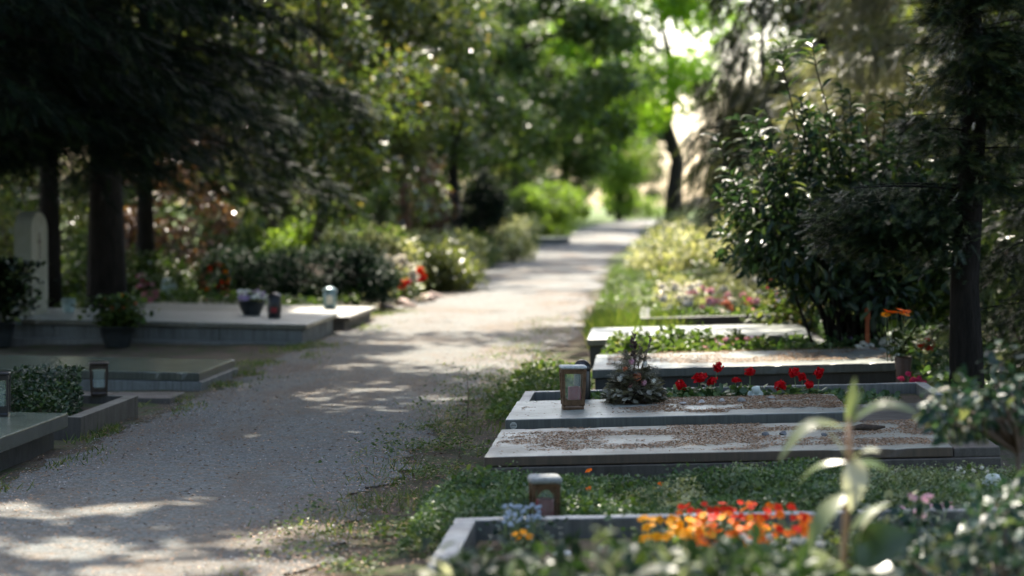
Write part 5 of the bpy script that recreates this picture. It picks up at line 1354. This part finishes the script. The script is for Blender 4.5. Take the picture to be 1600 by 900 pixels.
# dried flower arrangement on the grey slab
def arrangement():
    base = (-.028, 10.98, top_r(-.028, .2))
    root = thing('dried_arrangement', 'dried cone shaped flower arrangement on the grey slab', 'flower arrangement', base)
    r = np.random.default_rng(88); rr = random.Random(88)
    m = MB(); m.lathe([(.07, 0), (.075, .01), (.06, .035), (.02, .05)], n=18); ob('dish', m.mesh('dish', True), M['bark_piece'], root)
    # skirt of drooping grey-green sprigs
    P, D, N = [], [], []
    for i in range(200):
        a = rr.uniform(0, 6.283); t = rr.random() ** 1.3
        z = .03 + .20 * t; rad = .06 * (1 - t) + .015
        P.append((rad * math.cos(a), rad * math.sin(a), z)); D.append((math.cos(a), math.sin(a), rr.uniform(-.55, .45) + t * .5)); N.append((rr.gauss(0, .4), rr.gauss(0, .4), 1))
    L = np.array([rr.uniform(.06, .10) * (1 - 1.3 * max(0, p[2] - .1)) for p in P])
    ob('sprigs', leaf_mesh('sprigs', T_SPRUCE, np.array(P), np.array(D), np.array(N), L, L * 1.7, r.uniform(0, 1, len(P))), M['dry_plant'], root)['kind'] = 'stuff'
    P, D, N = [], [], []
    for i in range(520):
        a = rr.uniform(0, 6.283); q = rr.uniform(.04, .13)
        P.append((q * math.cos(a), q * math.sin(a), rr.uniform(.015, .06 + 1.3 * (.13 - q)))); D.append((math.cos(a), math.sin(a), rr.uniform(-.6, .5))); N.append((rr.gauss(0, .5), rr.gauss(0, .5), 1))
    ob('dry_leaves', leaf_mesh('dry_leaves', T_ROUND, np.array(P), np.array(D), np.array(N), .042, .030, r.uniform(0, 1, len(P))), M['dry_plant'], root)['kind'] = 'stuff'
    # upright dry heads
    mb = MB()
    for i, (x, z, w_) in enumerate([(-.005, .335, .022), (.075, .32, .010), (.03, .28, .014), (-.045, .25, .012), (.05, .25, .012), (.0, .27, .014)]):
        mb.tube([(x * .2, 0, .04), (x * .6, 0, .6 * z), (x, 0, z - .02)], [.004, .003, .002], 5)
        n = 40; zz = r.uniform(0, 1, n); a = r.uniform(0, 6.28, n)
        DD = np.stack([np.cos(a), np.sin(a), r.uniform(.3, 1.2, n)], 1)
        PP = np.stack([x + 0 * zz, 0 * zz, z - .09 * (w_ / .016) + .09 * (w_ / .016) * zz], 1)
        ob('seed_head', leaf_mesh('seed_head', T_DIAMOND, PP, DD, rvec(n, r), w_ * 1.2, w_ * .6, r.uniform(0, 1, n) * (.35 if i == 0 else 1)), M['dry_flower'], root)
    ob('stalks', mb.mesh('stalks', True), M['stem_brown'], root)
    for (x, z, s, mt) in ((.012, .13, .05, 'p_salmon'), (-.045, .165, .03, 'p_salmon'), (-.07, .12, .035, 'p_white'), (.05, .19, .03, 'p_white'), (.045, .10, .035, 'p_pink'), (-.02, .09, .03, 'p_pink'), (.09, .11, .03, 'p_white'), (-.015, .20, .035, 'p_pink')):
        o = bpy.data.objects.new('dry_bloom', bloom('ball', mt, 1)); C.objects.link(o); o.parent = root
        o.location = (x, -.075 if z < .14 else -.05, z); o.scale = (s, s, s); o.rotation_euler = (R(60), 0, 0)
    M_ = None
arrangement()

# ------------------------------------------------------------------ blurred plants close to the camera
def big_leaf(name, p0, p1, width, mat, parent, base, sag=.15, fold=.12, rnd=.5, nrm=None, seg=7):
    """a single broad leaf blade from p0 to p1, arched and folded along its midrib"""
    a, b = Vector(p0) - Vector(base), Vector(p1) - Vector(base)
    d = b - a; L = d.length; d.normalize()
    n = Vector(nrm) if nrm else Vector((0, -.35, 1))
    s = n.cross(d).normalized(); n = d.cross(s)
    V, F = [], []
    for i in range(seg + 1):
        t = i / seg
        c = a + d * (L * t) + n * (sag * L * math.sin(math.pi * t))
        w_ = width * .5 * (math.sin(math.pi * min(1, t ** .8 * .96 + .03)) ** .8)
        V += [c + s * w_ + n * fold * w_, c - n * .0, c - s * w_ + n * fold * w_]
    for i in range(seg):
        k = i * 3
        F += [(k, k + 1, k + 4, k + 3), (k + 1, k + 2, k + 5, k + 4)]
    m = MB(); m.add(V, F); me = m.mesh(name, True)
    at_ = me.attributes.new('rnd', 'FLOAT', 'POINT'); at_.data.foreach_set('value', np.full(len(V), rnd, np.float32))
    return ob(name, me, mat, parent)

M['lf_sprout'] = leaf_mat('sprout leaves', [(0, (.03, .06, .025)), (.4, (.10, .15, .05)), (.75, (.26, .29, .15)), (1, (.62, .60, .50))], .32, .5, .4, (1.2, 1.25, .8))
def sprout():
    Y = 5.3
    base = at(1322, 905, Y); base = (base[0], Y, .0)
    root = thing('tall_sprout', 'tall blurred leafy sprout close to the camera before the graves', 'plant', base)
    q = lambda px, py, dy=0: Vector(at(px, py, Y + dy))
    mb = MB()
    mb.tube([Vector((0, 0, -.03)), q(1318, 880) - Vector(base), q(1322, 800) - Vector(base), q(1326, 715) - Vector(base), q(1327, 650) - Vector(base)], [.009, .008, .0075, .0075, .006], 8)
    ob('stem', mb.mesh('stem', True), M['stem_pink'], root)
    Lf = [  # from, to, width m, tone, depth change at tip, sag
        ((1326, 668), (1334, 588), .026, .62, .02, .05), ((1328, 668), (1347, 604), .020, .55, -.03, .05),
        ((1322, 668), (1216, 722), .042, .72, -.06, .30), ((1332, 656), (1436, 646), .046, .34, -.05, .22),
        ((1324, 718), (1292, 672), .022, .80, -.03, .05), ((1330, 716), (1374, 704), .034, .84, -.08, .10),
        ((1322, 720), (1246, 756), .022, .50, .04, .15), ((1332, 722), (1400, 762), .040, .40, .05, .20),
        ((1338, 716), (1329, 797), .062, 1.0, -.05, .12),
        ((1320, 770), (1262, 862), .050, .58, -.06, .15), ((1326, 830), (1392, 784), .028, .45, .05, .12), ((1340, 850), (1376, 792), .036, .86, -.05, .1),
        ((1330, 870), (1425, 835), .115, .05, -.05, .12), ((1318, 880), (1262, 905), .06, .55, -.1, .1), ((1316, 890), (1250, 862), .05, .66, -.08, .1), ((1330, 890), (1400, 905), .09, .1, -.1, .1)]
    for (a, b, wd, tone, dy, sg) in Lf:
        face = (0, -1, .25) if tone == 1.0 else ((0, -.75, .5) if wd > .1 else (0, -.45, 1))
        big_leaf('leaf', q(*a), q(*b, dy), wd, M['lf_sprout'], root, base, sg, .15, tone, face)
sprout()

def leafy(name, label, cat, base, tips, stem_r, leaf_n, L, W, mat, seed, stem='stem_brown', n_ind=120, clr=.09, T=T_LAUREL, fork=None):
    """bush of separate leaves: the nearest ones are parts of their own, the rest one mass"""
    r = np.random.default_rng(seed); rr = random.Random(seed)
    root = thing(name, label, cat, base)
    B = Vector(base); mb = MB()
    if fork:
        fk = Vector(fork) - B
        mb.tube([Vector((0, 0, -.03)), fk * .5 + Vector((.01, 0, 0)), fk], [stem_r * 1.3, stem_r * 1.2, stem_r], 7)
    for t in tips:
        e = Vector(t) - B
        b0 = fk.copy() if fork else Vector((rr.uniform(-.04, .04), rr.uniform(-.04, .04), -.03))
        mb.tube([b0, b0.lerp(e, .5) + Vector((rr.uniform(-.03, .03), rr.uniform(-.03, .03), .03)), e], [stem_r, stem_r * .7, stem_r * .3], 6)
    ob('stems', mb.mesh('stems', True), M[stem], root)['kind'] = 'stuff'
    c = np.array([list(Vector(t) - B) for t in tips])
    P, D, N = clumps_leaves(c, np.full(len(c), clr), leaf_n, r, .9, .2, .7)
    P[:, 2] = np.maximum(P[:, 2], .03)
    rn = r.uniform(0, 1, leaf_n); q = r.uniform(.65, 1.25, leaf_n)
    o = np.argsort(P[:, 1])
    near, rest = o[:n_ind], o[n_ind:]
    for i in near:
        me = leaf_mesh('leaf', T, P[i:i + 1], D[i:i + 1], N[i:i + 1], L * q[i], W * q[i], rn[i:i + 1])
        ob('leaf', me, mat, root)
    ob('foliage', leaf_mesh('foliage', T, P[rest], D[rest], N[rest], L * q[rest], W * q[rest], rn[rest]), mat, root)['kind'] = 'stuff'
    return root
rr = random.Random(5)
tips = [at(rr.uniform(1385, 1620), rr.uniform(838, 905), rr.uniform(5.4, 6.1)) for _ in range(30)] + [at(rr.uniform(1510, 1620), rr.uniform(775, 835), rr.uniform(5.7, 6.3)) for _ in range(18)]
leafy('hydrangea_bush', 'blue green leafy bush in the lower right corner', 'shrub', (.93, 5.85, 0), tips, .006, 1100, .036, .022, M['lf_teal'], 501, n_ind=240, clr=.075)
tips = [at(rr.uniform(1445, 1625), rr.uniform(598, 668), rr.uniform(6.3, 6.9)) for _ in range(26)] + [at(1560, 560, 6.6), at(1590, 590, 6.6), at(1455, 640, 6.5)]
leafy('rose_bush', 'small tree like bush with bare stem and pale leaf tips', 'shrub', (1.085, 6.6, 0), tips, .0065, 620, .040, .024, M['lf_teal'], 502, n_ind=220, clr=.06, fork=at(1586, 705, 6.6))
b = [at(p, q, 6.35) for p, q in ((1452, 622), (1468, 608), (1476, 606), (1520, 616), (1514, 655), (1505, 668))]
flower_plant('rose_blooms', 'pale cream rosebuds on the bush with bare stem', 'flowers', (1.05, 6.5, .5), b, 'ball', (.018, .026), ['p_white'], None, seed=69)
tips = [at(rr.uniform(660, 1260), rr.uniform(872, 925), rr.uniform(5.0, 5.6)) for _ in range(46)]
leafy('edge_plant', 'dark blurred leaves along the lower edge of the nearest grave', 'plant', (-.05, 5.3, 0), tips, .003, 900, .042, .028, M['lf_bed'], 503, n_ind=200, clr=.07, stem='stem_green')
# a few large pale leaves and blooms, very near
base = at(960, 900, 4.6); base = (base[0], 4.6, 0)
root = thing('pale_leaved_plant', 'blurred plant with large yellow and white leaves at the lower edge', 'plant', base)
mb = MB()
Ls = [((1040, 875), (1008, 850), .032, .70), ((955, 905), (918, 872), .034, .85), ((960, 880), (985, 862), .022, .66), ((985, 912), (1060, 892), .04, .95), ((1065, 905), (1100, 885), .03, .75), ((1075, 868), (1045, 866), .012, 1.0),
      ((700, 905), (668, 882), .03, .95), ((690, 912), (650, 905), .03, .9), ((950, 845), (925, 828), .022, .6), ((930, 850), (965, 832), .024, .62)]
for (a, b, wd, tone) in Ls:
    pa, pb = at(*a, 4.62), at(*b, 4.55)
    big_leaf('leaf', pa, pb, wd, M['lf_sprout'], root, base, .12, .15, tone, (0, -.5, 1))
    mb.tube([Vector((0, 0, -.02)), (Vector(pa) - Vector(base)) * .6 + Vector((0, .03, .05)), Vector(pa) - Vector(base)], [.004, .003, .002], 5)
ob('stems', mb.mesh('stems', True), M['stem_green'], root)

# thin dry stalks standing at the path edge
for i, (px, py, Y, h, lb) in enumerate([(729, 660, 12.2, .30, 'thin bare stalk standing beside the path'), (716, 688, 10.6, .12, 'short dry stalk in the soil beside the path')]):
    p = at(px, py, Y)
    mb = MB(); mb.tube([(0, 0, -.02), (.01, 0, h * .5), (-.005, 0, h)], [.0025, .002, .001], 5)
    mb.tube([(.008, 0, h * .45), (.04, 0, h * .62)], [.0015, .0008], 4)
    tag(ob('dry_stalk', mb.mesh('dry_stalk', True), M['stem_brown'], loc=(p[0], Y, 0)), lb, 'stalk')
